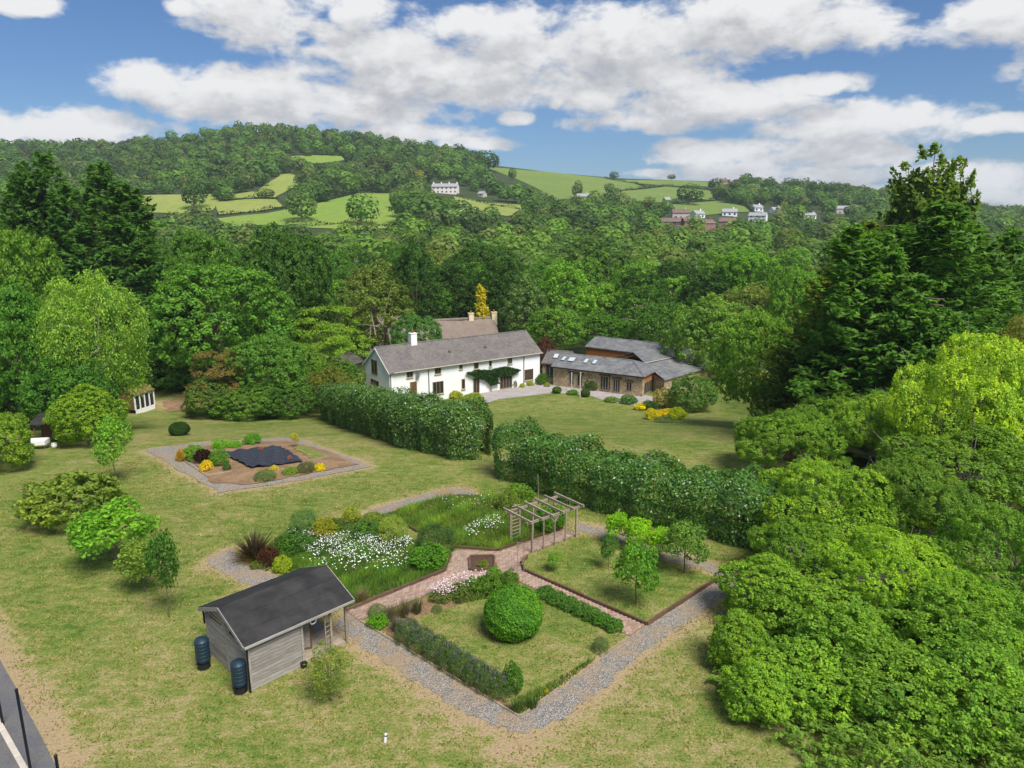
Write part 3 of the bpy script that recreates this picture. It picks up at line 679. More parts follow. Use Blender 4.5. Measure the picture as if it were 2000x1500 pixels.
# --- rear range: cladded barn with a wide slate wing at right angles
ra = onz(1145, 677, -3.2); rb_ = onz(1242, 689, -3.2)
rzr = math.atan2(rb_.y - ra.y, rb_.x - ra.x); LR = (rb_ - ra).length + 8.5
ro = Vector((ra.x, ra.y, -6.4)); FR = Frame(ro, rzr); DR = 6.2
rear = thing('rear_barn', 'orange timber clad barn with a grey slate roof behind the stone barn', 'barn', ro, rzr)
ER = 3.2; RR_ = FR.front(1240, 667.5, DR / 2)[1]
add_obj('wall', gable_wall(LR, DR, ER, RR_), M_STONE, rear)
add_obj('cladding', MB().box((LR / 2 - 0.4, -0.03, ER - 0.95), (LR - 0.9, 0.06, 1.9)), M_ORANGE, rear)
roof_slopes(rear, LR, DR, ER, RR_, M_SLATE_D, oe=0.25, ov=0.15)
# the wing: ridge runs from the far end of the rear barn towards the camera
wz = ro.z + RR_
w_far = onz(1318, 676, wz); w_near = onz(1236, 689, wz)
e_far = onz(1392, 717, -3.9); e_near = onz(1298, 744, -3.9)
wdir = (w_near - w_far); rzw = math.atan2(-(w_near - w_far).y, -(w_near - w_far).x)
wo_ = Vector((w_near.x, w_near.y, -6.2)); FW = Frame(wo_, rzw)
wing = thing('slate_wing', 'broad grey slate roofed wing running back behind the stone barn', 'barn', wo_, rzw)
def loc(p): q = Vector(p) - wo_; return Vector((q.dot(FW.ex), q.dot(FW.ey), q.z))
rn, rf, en, ef = loc(w_near), loc(w_far), loc(e_near), loc(e_far)
mid_n, mid_f = rn.lerp(en, 0.42), rf.lerp(ef, 0.42)
near_x = min(rn.x, en.x) - 0.0
th = Vector((0, 0, 0.12))
back_n, back_f = Vector((rn.x, rn.y + 3.5, rn.z - 1.3)), Vector((rf.x, rf.y + 3.5, rf.z - 1.3))
add_obj('roof_slope', MB().slab([mid_n + th, mid_f + th, rf + th, rn + th][::-1], 0.13), M_SLATE_D, wing)
lowr = Vector((0, 0, -0.14))
add_obj('lower_roof_slope', MB().slab([en + th, ef + th, mid_f + th + lowr, mid_n + th + lowr][::-1], 0.13), M_SLATE_D, wing)
add_obj('back_slope', MB().slab([rn + th, rf + th, back_f + th, back_n + th][::-1], 0.13), M_SLATE_D, wing)
add_obj('flashing', MB().beam(mid_n + th + Vector((0, 0, 0.03)), mid_f + th + Vector((0, 0, 0.03)), 0.14, 0.05), M_CONC, wing)
wl = [Vector((q.x, q.y, -0.6)) for q in (en, ef, back_f, back_n)]; tops = [en, ef, back_f, back_n]
ins = lambda q, c: q + (c - q).normalized() * 0.4
cw = sum(wl, Vector()) / 4
wl2 = [Vector((ins(q, Vector((cw.x, cw.y, q.z))).x, ins(q, Vector((cw.x, cw.y, q.z))).y, q.z)) for q in wl]
tp2 = [Vector((a_.x, a_.y, t_.z - 0.1)) for a_, t_ in zip(wl2, tops)]
wm = MB(); wm.add(wl2 + tp2, [(i, (i + 1) % 4, (i + 1) % 4 + 4, i + 4) for i in range(4)])
def ridge_in(p, c): v = Vector((c.x - p.x, c.y - p.y, 0)).normalized() * 0.4; return Vector((p.x + v.x, p.y, p.z - 0.15))
wm.add([tp2[1], tp2[2], Vector((wl2[1].x * 0.5 + wl2[2].x * 0.5, rf.y, rf.z - 0.15))], [(0, 1, 2)]); wm.add([tp2[0], tp2[3], Vector((wl2[0].x * 0.5 + wl2[3].x * 0.5, rn.y, rn.z - 0.15))], [(0, 1, 2)])
add_obj('wall', wm, M_STONE, wing)
# --- low link between farmhouse and barn
l0 = onz(1052, 742, -6.0)
lrz = rzb + 0.18
link = thing('link_building', 'low slate roofed link with one rooflight between farmhouse and stone barn', 'building', l0 + Vector((0.6, 1.2, 0)), lrz)
add_obj('wall', gable_wall(3.6, 6.0, 2.3, 3.5), M_STONE, link)
rs = roof_slopes(link, 3.6, 6.0, 2.3, 3.5, M_SLATE, oe=0.3)
R = Matrix.Rotation(math.atan(0.4), 3, 'X')
rl = add_obj('rooflight', MB().box((1.6, 1.5, 2.3 + 0.6 + 0.24), (0.8, 1.2, 0.08), R), M_STEEL, link)
add_obj('pane', MB().box((1.6, 1.5, 2.3 + 0.6 + 0.286), (0.66, 1.04, 0.02), R), M_SKYGLASS, rl)
window(link, 1.7, 1.1, 2.4, 1.9, 4, 1, M_OAK, name='glazed_door')
add_obj('cladding_panel', MB().box((1.8, -0.03, 2.16), (3.4, 0.05, 0.16)), M_ORANGE, link)

# --- garden cabin
F0 = G(491, 1349); R0 = G(674, 1254); L0 = G(391, 1286)
d1 = (R0 - F0); rzs = math.atan2(d1.y, d1.x) - 0.045; SL_, SW = 4.2, 3.45
shed = thing('garden_shed', 'weathered timber garden shed with a black felt roof and open porch', 'shed', F0, rzs)
FS = Frame(F0, rzs); SE, SR, SC = 1.98, 2.68, 2.15   # eaves, ridge, length of the closed part
add_obj('wall_lining', gable_wall(SC - 0.06, SW - 0.06, SE - 0.03, SR - 0.04, 0.03, 0.03, 0.02), M_BROWNWOOD, shed)
ph = 0.142
def plank(parent, p, q, w=None, mat=M_GREYWOOD, th=0.028, h=ph - 0.02):
    p, q = Vector(p), Vector(q); d = q - p
    if d.length < 0.06: return
    o = add_obj('plank', MB().box((0, 0, 0), (d.length, th, h)), mat, parent); o.location = (p + q) / 2; o.rotation_euler = (random.Random(int(p.z * 977 + p.x * 31 + p.y * 17)).uniform(-0.05, 0.03), 0, math.atan2(d.y, d.x)); return o
nrow = int(SE / ph)
for i in range(nrow + 1):
    z = ph * (i + 0.5)
    if z < SE - 0.04: plank(shed, (0.0, -0.018, z), (SC, -0.018, z)); plank(shed, (0.0, SW + 0.018, z), (SC, SW + 0.018, z))
for i in range(int(SR / ph) + 1):
    z = ph * (i + 0.5)
    k = 0.0 if z < SE else (z + ph / 2 - SE) / (SR - SE) * SW / 2
    segs = [(k, SW - k)]
    if SW / 2 - k < 0.12: continue
    zone = []
    for (wy0, wy1, wz0, wz1) in ((0.35, 1.45, 1.72, 1.93), (2.0, 3.1, 1.72, 1.93)):
        if wz0 - 0.02 < z < wz1 + 0.02: zone.append((wy0, wy1))
    for (wy0, wy1) in zone:
        ns = []
        for (s0, s1) in segs:
            if wy0 > s0: ns.append((s0, min(wy0, s1)))
            if wy1 < s1: ns.append((max(wy1, s0), s1))
        segs = ns
    for (s0, s1) in segs: plank(shed, (-0.018, s0 + 0.01, z), (-0.018, s1 - 0.01, z))
for (wy0, wy1, wz0, wz1) in ((0.35, 1.45, 1.72, 1.93), (2.0, 3.1, 1.72, 1.93)):
    w_ = add_obj('window', MB().box((-0.02, (wy0 + wy1) / 2, wz1), (0.05, wy1 - wy0, 0.04)).box((-0.02, (wy0 + wy1) / 2, wz0), (0.05, wy1 - wy0, 0.04)).box((-0.02, wy0, (wz0 + wz1) / 2), (0.05, 0.04, wz1 - wz0 - 0.042)).box((-0.02, wy1, (wz0 + wz1) / 2), (0.05, 0.04, wz1 - wz0 - 0.042)), M_OLDWOOD, shed)
    add_obj('pane', MB().box((0.0, (wy0 + wy1) / 2, (wz0 + wz1) / 2), (0.02, wy1 - wy0 - 0.04, wz1 - wz0 - 0.04)), M_GLASS, w_)
add_obj('centre_batten', MB().box((-0.05, SW / 2, SR / 2 - 0.05), (0.03, 0.09, SR - 0.18)), M_GREYWOOD, shed)
for (x_, y_) in ((0.0, -0.03), (0.0, SW + 0.03), (SC, -0.03)):
    add_obj('corner_post', MB().box((x_ - 0.005, y_, SE / 2), (0.09, 0.07, SE - 0.01)), M_GREYWOOD, shed)
roof_over = 0.22; sls = (SR - SE) / (SW / 2); thk = 0.06
for s_ in (0, 1):
    yb = -0.2 if s_ == 0 else SW + 0.2; ym = SW / 2 + (-0.002 if s_ == 0 else 0.002); zb = SE - 0.2 * sls + 0.09; zt = SR + 0.09
    for k in range(3):
        f0, f1 = k / 3 - (0.02 if k else 0), (k + 1) / 3; y0_, y1_ = yb + (ym - yb) * f0, yb + (ym - yb) * f1; z0_, z1_ = zb + (zt - zb) * f0 + 0.012 * k, zb + (zt - zb) * f1 + 0.012 * k
        add_obj('felt_strip', MB().slab([(-roof_over, y0_, z0_), (SL_ + roof_over, y0_, z0_), (SL_ + roof_over, y1_, z1_), (-roof_over, y1_, z1_)][:: (1 if s_ == 0 else -1)], thk if k == 0 else 0.03), M_FELT, shed)
    for x_ in (-roof_over - 0.016, SL_ + roof_over + 0.016):
        add_obj('barge_board', MB().beam((x_, yb, zb - 0.06), (x_, ym, zt - 0.06), 0.028, 0.14), M_GREYWOOD, shed)
    g_ = add_obj('gutter', MB().beam((-roof_over, yb + (-0.05 if s_ == 0 else 0.05), zb - 0.05), (SL_ + roof_over, yb + (-0.05 if s_ == 0 else 0.05), zb - 0.05), 0.08, 0.07), M_GREYWOOD if s_ == 0 else M_BLACK, shed)
    yp = -0.1 if s_ == 0 else SW + 0.1
    add_obj('downpipe', MB().tube([(-0.1, yb, zb - 0.08), (-0.08, yp, zb - 0.28), (-0.08, yp, 0.02 if s_ == 0 else 1.3)], 0.04, 7), M_BLACK, shed)
add_obj('roof_boards', MB().slab([(0.02, 0.0, SE + 0.02), (SL_, 0.0, SE + 0.02), (SL_, SW / 2, SR + 0.02), (0.02, SW / 2, SR + 0.02)], 0.02).slab([(0.02, SW / 2, SR + 0.021), (SL_, SW / 2, SR + 0.021), (SL_, SW, SE + 0.021), (0.02, SW, SE + 0.021)], 0.02), M_OLDWOOD, shed)
for (x_, y_) in ((SL_ - 0.05, 0.05), (SL_ - 0.05, SW - 0.05), (SL_ - 0.75, 0.05)):
    add_obj('porch_post', MB().box((x_, y_, SE / 2), (0.09, 0.09, SE)), M_OLDWOOD, shed)
add_obj('porch_beam', MB().box(((SC + SL_) / 2 + 0.02, 0.05, SE - 0.07), (SL_ - SC - 0.06, 0.07, 0.12)), M_OLDWOOD, shed)
add_obj('porch_floor', MB().box(((SC + SL_) / 2 + 0.03, SW / 2, 0.05), (SL_ - SC - 0.1, SW - 0.1, 0.1)), M_OLDWOOD, shed)
dr = add_obj('door', MB().box((0.4, 0, 0.95), (0.8, 0.05, 1.8)), M_BROWNWOOD, shed); dr.location = (SC + 0.05, 1.0, 0.06); dr.rotation_euler = (0, 0, -0.5)
add_obj('door_panel', MB().box((0.4, -0.03, 0.95), (0.66, 0.02, 1.6)), M_GREYWOOD, dr)
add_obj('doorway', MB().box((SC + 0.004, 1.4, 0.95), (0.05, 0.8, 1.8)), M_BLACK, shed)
lat = MB()
for i in range(7): lat.beam((SL_ - 0.72, 0.05 + 0.0, 0.3 + i * 0.22), (SL_ - 0.98, 0.05, 0.3 + i * 0.22 - 0.05), 0.02, 0.03)
add_obj('trellis', lat.box((SL_ - 1.0, 0.05, 0.95), (0.04, 0.04, 1.7)), M_OLDWOOD, shed)
ring = MB(); n_ = 20
ring.tube([(0.13 * math.cos(2 * math.pi * k / n_), 0, 0.13 * math.sin(2 * math.pi * k / n_)) for k in range(n_ + 1)], 0.03, 6)
rg_ = add_obj('ring_ornament', ring, M_PAINT, shed); rg_.location = (SC + 0.52, -0.02, SE - 0.27); tag(rg_, 'white ring ornament hanging under the porch eaves')
add_obj('ring_face', MB().box((0, 0, 0), (0.16, 0.01, 0.05), Matrix.Rotation(-0.9, 3, 'Y')), M_BLACK, rg_)
add_obj('junction_box', MB().box((SC - 0.06, -0.12, 0.12), (0.2, 0.18, 0.22)), M_BLACK, shed)
# water butts
def butt(px, py, label):
    p = G(px, py); b = thing('water_butt', label, 'water butt', p, 0, 'water butts beside the garden shed')
    add_obj('stand', MB().lathe([(0.25, 0), (0.21, 0.25), (0.25, 0.26)], 12), M_BLACK, b)
    prof = [(0.2, 0.26), (0.25, 0.32)]
    for k in range(5): prof += [(0.27, 0.36 + k * 0.15), (0.272, 0.45 + k * 0.15), (0.263, 0.465 + k * 0.15), (0.263, 0.485 + k * 0.15)]
    add_obj('barrel', MB().lathe(prof + [(0.26, 1.12)], 20), M_TEAL, b)
    add_obj('lid', MB().lathe([(0.275, 1.12), (0.275, 1.16), (0.22, 1.24), (0.12, 1.29), (0.02, 1.3)], 20), M_TEAL, b)
    add_obj('tap', MB().box((-0.1, -0.3, 0.36), (0.05, 0.12, 0.05)), M_BLACK, b)
butt(399, 1303, 'dark teal plastic water butt at the far rear corner of the shed')
butt(470, 1350, 'dark teal plastic water butt beside the black downpipe at the near shed corner')
# fence posts by the court
for (px, py, pxt, lab) in ((62, 1516, None, 'tall black steel fence post standing on the dark gravel strip'), (6, 1416, None, 'black steel fence post at the left edge where the pale kerb begins'), (136, 1640, None, 'black steel post whose top just shows at the bottom left edge')):
    p = G(px, py); t = thing('fence_post', lab, 'fence post', p, 0, 'black posts of the court fence')
    zt = (3.05 if py < 1600 else zat(1478, p.y))
    add_obj('post', MB().tube([(0, 0, 0), (0, 0, zt)], 0.04, 8), M_FENCE, t); add_obj('cap', MB().lathe([(0.048, zt), (0.048, zt + 0.05), (0.02, zt + 0.07)], 8), M_FENCE, t)
ka, kb = G(-30, 1366), G(48, 1505); kd = (kb - ka).normalized(); ka = ka - kd * 10; kb = kb + kd * 8
kerb = thing('court_kerb', 'pale concrete kerb along the edge of the court', 'kerb', ka, math.atan2(kd.y, kd.x))
kl = (kb - ka).length; n_ = int(kl / 0.9); seg = MB().box((0.43, 0, 0.05), (0.88, 0.17, 0.12)).mesh('kerb_stone')
for i in range(n_): o = add_obj('kerb_stone', seg, M_CONC, kerb); o.location = (i * 0.9, 0, 0)

# --- brick path (each paver is laid singly, joined as one mass)
BP = gp([(676, 1196), (870, 1117), (886, 1075), (975, 1078), (1040, 1056), (1100, 1034), (1132, 1044), (1022, 1086), (1014, 1104), (1022, 1115), (1263, 1222), (1230, 1243), (1060, 1158), (975, 1118), (905, 1136), (701, 1213)])
mort = sheet('brick_path', BP, M_MORTAR, 0.022, 0.6, 0.0, 11)
g0 = G(1016, 1401); ga = (G(1232, 1243) - g0).normalized(); gb = (G(701, 1212) - g0).normalized(); gb = Vector((-ga.y, ga.x, 0)) if gb.dot(Vector((-ga.y, ga.x, 0))) > 0 else Vector((ga.y, -ga.x, 0))
bx = MB(); bv = []; n_ = 0
I, J = np.meshgrid(np.arange(-10, 90), np.arange(-40, 170), indexing='ij')
su, sv_ = 0.215, 0.108
pu = (I + 0.5 * (J % 2)) * su; pv_ = J * sv_
cx = g0.x + ga.x * pu + gb.x * pv_; cy = g0.y + ga.y * pu + gb.y * pv_
hole = gp([(917, 1090), (966, 1090), (968, 1116), (918, 1116)])
ok = inpoly(cx, cy, BP) & ~inpoly(cx, cy, hole) & (polydist(cx, cy, BP) > 0.05)
rr = random.Random(9); rotm = Matrix((ga, gb, Vector((0, 0, 1)))).transposed()
for x, y in zip(cx[ok], cy[ok]): bx.box((x, y, 0.03 + rr.uniform(-0.006, 0.006)), (su - 0.012, sv_ - 0.012, 0.03), rotm)
bo = add_obj('paver', bx, M_BRICK, mort); bo['kind'] = 'stuff'
# --- timber edging of the beds
def edging(label, pts, mat, h=0.14, w=0.06, seglen=1.9, z0=None):
    P = gp(pts); t = thing('bed_edging', label, 'edging', P[0]); o0 = P[0]
    for a_, b_ in zip(P[:-1], P[1:]):
        n = max(1, round((b_ - a_).length / seglen))
        for i in range(n):
            p = a_.lerp(b_, i / n); q = a_.lerp(b_, (i + 1) / n); rr2 = random.Random(int(p.x * 91 + p.y * 57))
            p = Vector((p.x, p.y, terr1(p.x, p.y))); q = Vector((q.x, q.y, terr1(q.x, q.y)))
            d = (q - p).normalized() * 0.012
            o = add_obj('board', MB().beam(p + d - o0 + Vector((rr2.uniform(-.01, .01), rr2.uniform(-.01, .01), h / 2 - 0.02)), q - d - o0 + Vector((rr2.uniform(-.01, .01), rr2.uniform(-.01, .01), h / 2 - 0.02 + rr2.uniform(-.02, .02))), w, h), mat, t)
edging('dark timber edging around the orchard plot', [(1030, 1090), (1019, 1100), (1024, 1116), (1140, 1168), (1263, 1222), (1340, 1172), (1405, 1130)], M_EDGE, 0.2, 0.1)
edging('dark timber edging along the daisy bed beside the brick path', [(676, 1195), (770, 1156), (868, 1116), (880, 1085)], M_EDGE, 0.18, 0.1)
edging('dark timber edging between the wild meadow and the brick path', [(797, 1029), (815, 1040)], M_EDGE, 0.18, 0.1)
edging('brown timber edging at the foot of the pergola meadow', [(888, 1070), (972, 1076), (1040, 1052), (1100, 1032)], M_EDGE, 0.16, 0.09)
edging('pale worn timber edging along the lavender side of the front bed', [(703, 1214), (760, 1248), (860, 1308), (1014, 1400)], M_PALEWOOD, 0.09, 0.06)
edging('broken pale timber edging along the open side of the front bed', [(1016, 1400), (1090, 1345)], M_PALEWOOD, 0.07, 0.06)
edging('loose pale board beside the gravel near the grey lavender', [(1172, 1283), (1228, 1247)], M_PALEWOOD, 0.09, 0.06)
edging('timber edging along the back of the vegetable plot', [(288, 880), (412, 864)], M_OLDWOOD, 0.16, 0.08)
edging('timber edging along the front of the vegetable plot', [(360, 902), (402, 930), (455, 922)], M_OLDWOOD, 0.12, 0.08)
edging('timber edging across the right part of the vegetable plot', [(598, 902), (648, 893)], M_OLDWOOD, 0.14, 0.08)
# square planter in the brick crossing
pc = [G(918, 1117), G(966, 1116), G(966, 1090), G(917, 1091)]
pl = thing('square_planter', 'small square brick edged planter in the middle of the brick crossing', 'planter', (pc[0] + pc[2]) / 2)
for i in range(4):
    a_, b_ = pc[i] - pl.location, pc[(i + 1) % 4] - pl.location; dd_ = (b_ - a_).normalized() * 0.05
    add_obj('edging_board', MB().beam(a_ + dd_ + Vector((0, 0, 0.1)), b_ - dd_ + Vector((0, 0, 0.1)), 0.09, 0.2), M_EDGE, pl)
add_obj('soil', MB().add([p - pl.location + Vector((0, 0, 0.1)) for p in pc], [(0, 1, 2, 3)]), M_DARKSOIL, pl)
# --- pergola
pf0, pf1, pb0 = G(1039, 1080), G(1125, 1049), G(995, 1057)
prz = math.atan2((pf1 - pf0).y, (pf1 - pf0).x); PL = (pf1 - pf0).length; pw = (pb0 - pf0).dot(Vector((-math.sin(prz), math.cos(prz), 0)))
perg = thing('pergola', 'weathered timber pergola with slatted top and a ladder trellis over the brick path', 'pergola', pf0, prz)
PH = 1.66
for i in range(5):
    add_obj('post', MB().box((PL * i / 4, 0, PH / 2), (0.09 if i in (0, 4) else 0.06, 0.09 if i in (0, 4) else 0.06, PH - 0.01)), M_OLDWOOD, perg)
for i in (0, 1, 2, 4):
    add_obj('post', MB().box(((0, 0.62, PL / 2, 0, PL)[i], pw, PH / 2), (0.08, 0.08, PH - 0.01)), M_OLDWOOD, perg)
for y_ in (0, pw): add_obj('beam', MB().box((PL / 2, y_, PH + 0.06), (PL + 0.7, 0.08, 0.13)), M_OLDWOOD, perg)
for i in range(6):
    x_ = -0.25 + (PL + 0.5) * i / 5
    add_obj('rafter', MB().box((x_, pw / 2, PH + 0.185), (0.08, pw + 0.6, 0.115)), M_OLDWOOD, perg)
add_obj('brace', MB().beam((PL / 2 - 0.3, 0.0, PH - 0.01), (PL / 2, 0.0, PH - 0.35), 0.05, 0.05).beam((PL / 2 + 0.3, 0, PH - 0.01), (PL / 2, 0, PH - 0.35), 0.05, 0.05), M_OLDWOOD, perg)
tr = add_obj('trellis', MB().box((0.05, pw - 0.05, PH / 2), (0.04, 0.03, PH - 0.1)).box((0.57, pw - 0.05, PH / 2), (0.04, 0.03, PH - 0.1)), M_OLDWOOD, perg)
rg = MB().box((0, 0, 0), (0.56, 0.03, 0.035)).mesh('rung')
for i in range(10): o = add_obj('rung', rg, M_OLDWOOD, tr); o.location = (0.31, pw - 0.075, 0.18 + i * 0.2)
# obelisk-like pair of rose stakes at the corner of the orchard plot
p = G(1017, 1116); ob = thing('rose_support', 'slim wire rose support at the corner of the brick path', 'plant support', p)
for dx_ in (-0.16, 0.16):
    for dy_ in (-0.16, 0.16): add_obj('leg', MB().tube([(dx_, dy_, 0), (dx_ * 0.9, dy_ * 0.9, 1.5)], 0.013, 5), M_OLDWOOD, ob)
for z_ in (0.5, 1.0, 1.45): add_obj('hoop', MB().tube([(0.2 * math.cos(k * math.pi / 6), 0.2 * math.sin(k * math.pi / 6), z_) for k in range(13)], 0.01, 4), M_OLDWOOD, ob)
p = G(1052, 985); st = thing('garden_stake', 'tall thin timber stake standing before the long hedge', 'stake', p); add_obj('pole', MB().tube([(0, 0, 0), (-0.06, 0, 1.9)], 0.018, 6), M_OLDWOOD, st); add_obj('pole_cap', MB().box((-0.06, 0, 1.91), (0.045, 0.045, 0.03)), M_OLDWOOD, st)
# --- vegetable plot: black plastic sheeting with weights
sh = gp([(435, 890), (505, 880), (545, 876), (570, 890), (592, 905), (540, 912), (490, 918), (465, 905)])
so = sheet('plastic_sheet', sh, M_SHEET, 0.25, 0.16, 0.05, 31, 'thing')
for f_ in so.data.polygons: f_.use_smooth = True
rr = random.Random(3)
for v in so.data.vertices:
    v.co.z += 0.05 * math.sin(v.co.x * 5.2 + v.co.y * 2.1) + 0.05 * math.sin(v.co.y * 6.1 - v.co.x * 3.3) + 0.03 * math.sin(v.co.x * 11 + 2 * math.sin(v.co.y * 4)) + rr.uniform(-0.012, 0.012)
tag(so, 'crumpled black plastic sheet covering part of the vegetable plot', 'plastic sheet')
for (px, py, lab) in ((509, 884, 'terracotta pot lying at the back edge of the black plastic sheet'), (566, 902, 'terracotta pot lying at the right end of the black plastic sheet')):
    p = G(px, py) + Vector((0, 0, 0.27)); o = thing('terracotta_pot', lab, 'pot', p)
    b = add_obj('pot_body', MB().lathe([(0.1, -0.2), (0.16, 0.11), (0.18, 0.11), (0.18, 0.17), (0.15, 0.17)], 14), M_TERRA, o); b.rotation_euler = (1.2, 0.2, 0.4); add_obj('pot_rim', MB().lathe([(0.185, 0.11), (0.195, 0.14), (0.185, 0.17)], 14), M_TERRA, b)
# --- white framed summerhouse at the left edge of the lawn
s0 = G(276, 806); s1 = G(303, 799)
sv2 = (s1 - s0); srz = math.atan2(sv2.y, sv2.x); SLh = max(sv2.length * 1.35, 2.6)
sm = thing('summerhouse', 'white framed summerhouse with a brown roof half hidden by trees', 'summerhouse', s1 - sv2.normalized() * SLh + Vector((0, 0, -0.1)), srz)
add_obj('plinth', MB().box((SLh / 2, 0, 0.28), (SLh, 0.1, 0.56)).box((SLh, 1.1, 0.28), (0.1, 2.1, 0.56)), M_PAINT, sm)
for i in range(5): add_obj('mullion', MB().box((SLh * i / 4, 0, 1.4), (0.15, 0.12, 1.7)), M_PAINT, sm)
add_obj('head_rail', MB().box((SLh / 2, 0, 2.3), (SLh + 0.1, 0.12, 0.14)), M_PAINT, sm)
for i in range(4): add_obj('pane', MB().box((SLh * (i + 0.5) / 4, 0.02, 1.4), (SLh / 4 - 0.12, 0.02, 1.66)), M_GLASS, sm)
add_obj('side_wall', MB().box((SLh, 1.15, 1.4), (0.08, 2.1, 1.7)).box((0, 1.15, 1.4), (0.08, 2.1, 1.7)).box((SLh / 2, 2.2, 1.2), (SLh, 0.08, 2.2)), M_BROWNWOOD, sm)
add_obj('roof', MB().slab([(-0.15, -0.2, 2.45), (SLh + 0.15, -0.2, 2.45), (SLh + 0.15, 1.1, 3.1), (-0.15, 1.1, 3.1)], 0.08).slab([(-0.15, 1.104, 3.1), (SLh + 0.15, 1.104, 3.1), (SLh + 0.15, 2.4, 2.45), (-0.15, 2.4, 2.45)], 0.08), M_BROWNWOOD, sm)
# --- small dark roofed store and the white covered table before it
p = G(72, 876); stg = thing('log_store', 'small open store with a dark sloping roof beneath the trees', 'store', p + Vector((-0.2, 1.6, 0.0)), 0.15)
for (x_, y_, z_) in ((-0.8, 0, 1.55), (0.8, 0, 1.55), (-0.8, 1.1, 1.85), (0.8, 1.1, 1.85)): add_obj('post', MB().box((x_, y_, z_ / 2), (0.08, 0.08, z_)), M_BROWNWOOD, stg)
add_obj('roof', MB().slab([(-1.05, -0.25, 1.55), (1.05, -0.25, 1.55), (1.05, 1.35, 2.0), (-1.05, 1.35, 2.0)], 0.07), M_STEEL if False else M_FELT, stg)
add_obj('back_panel', MB().box((0, 1.1, 0.9), (1.5, 0.04, 1.7)), M_BROWNWOOD, stg)
tb = thing('garden_table', 'white covered garden table at the edge of the lawn', 'table', G(76, 876), 0.2)
tp = MB(); rr = random.Random(7); n_ = 8
tp.box((0, 0, 0.72), (1.35, 0.8, 0.05)); add_obj('table_top', tp, M_PAINT, tb)
add_obj('cloth', MB().box((0, -0.42, 0.54), (1.3, 0.03, 0.32)).box((0.69, 0, 0.54), (0.03, 0.76, 0.3)).box((-0.69, 0, 0.54), (0.03, 0.76, 0.3)), M_PAINT, tb)
for x_ in (-0.55, 0.55):
    for y_ in (-0.3, 0.3): add_obj('leg', MB().box((x_, y_, 0.345), (0.05, 0.05, 0.69)), M_STEEL, tb)
p = G(107, 875); bl = thing('white_pot', 'small round white pot beside the white garden table', 'pot', p); add_obj('pot_body', MB().lathe([(0.1, 0), (0.2, 0.1), (0.22, 0.24), (0.17, 0.36)], 14), M_PAINT, bl); add_obj('pot_rim', MB().lathe([(0.19, 0.36), (0.19, 0.4), (0.14, 0.4)], 14), M_PAINT, bl)
# timber arch posts before the stone barn
for (px, py, top, lab) in ((1133, 776, 729, 'pale timber post nearest the clipped ball before the stone barn'), (1116, 766, 726, 'pale timber post with a dark lantern before the stone barn')):
    p = G(px, py); t = thing('timber_post', lab, 'post', p, 0, 'timber posts on the barn patio'); h = max(1.5, zat(top, p.y) - p.z)
    add_obj('post', MB().box((0, 0, h / 2), (0.13, 0.13, h)), M_CONC, t); add_obj('post_cap', MB().box((0, 0, h + 0.05), (0.5 if px == 1116 else 0.2, 0.22, 0.1)), M_BLACK if px == 1116 else M_CONC, t)

# --- houses far off
def far_house(name, px, py, wpx, wall, roof, label, rzr=0.0, depth=7.0, wallh=3.2, roofh=2.2, windows=3, group=None, chim=1):
    p = G(px, py); W_ = wpx / FPX * (p.y * 0.974 + 6); h = thing(name, label, 'house', p, rzr, group)
    add_obj('wall', gable_wall(W_, depth, wallh, wallh + roofh, -W_ / 2, 0, -2.0), wall, h)
    roof_slopes(h, W_, depth, wallh, wallh + roofh, roof, -W_ / 2, 0, 0.4, 0.2, 0.2)
    for i in range(windows):
        x_ = -W_ / 2 + W_ * (i + 0.5) / windows
        for z_ in ((1.4,) if wallh < 4.3 else (1.4, 4.0)): window(h, x_, z_, 1.3, 1.3, 2, 1, M_PAINT if wall is not M_WHITE else M_STEEL, 0.0)
    for k in range(chim):
        x_ = -W_ / 2 + 0.8 + (W_ - 1.6) * (k / max(chim - 1, 1) if chim > 1 else 0.8)
        add_obj('chimney', MB().box((x_, depth / 2, wallh + roofh + 0.4), (0.9, 0.9, 1.9)), wall, h)
    return h
far_house('country_house', 868, 378, 50, M_PINK, M_GREYTILE, 'pale pink and white country house on the wooded hillside', -0.12, 8, 5.0, 2.2, 6, None, 4)
far_house('hill_barn', 938, 384, 12, M_CONC, M_GREYTILE, 'grey roofed outbuilding just right of the country house', -0.5, 6, 2.2, 1.6, 1, None, 0)
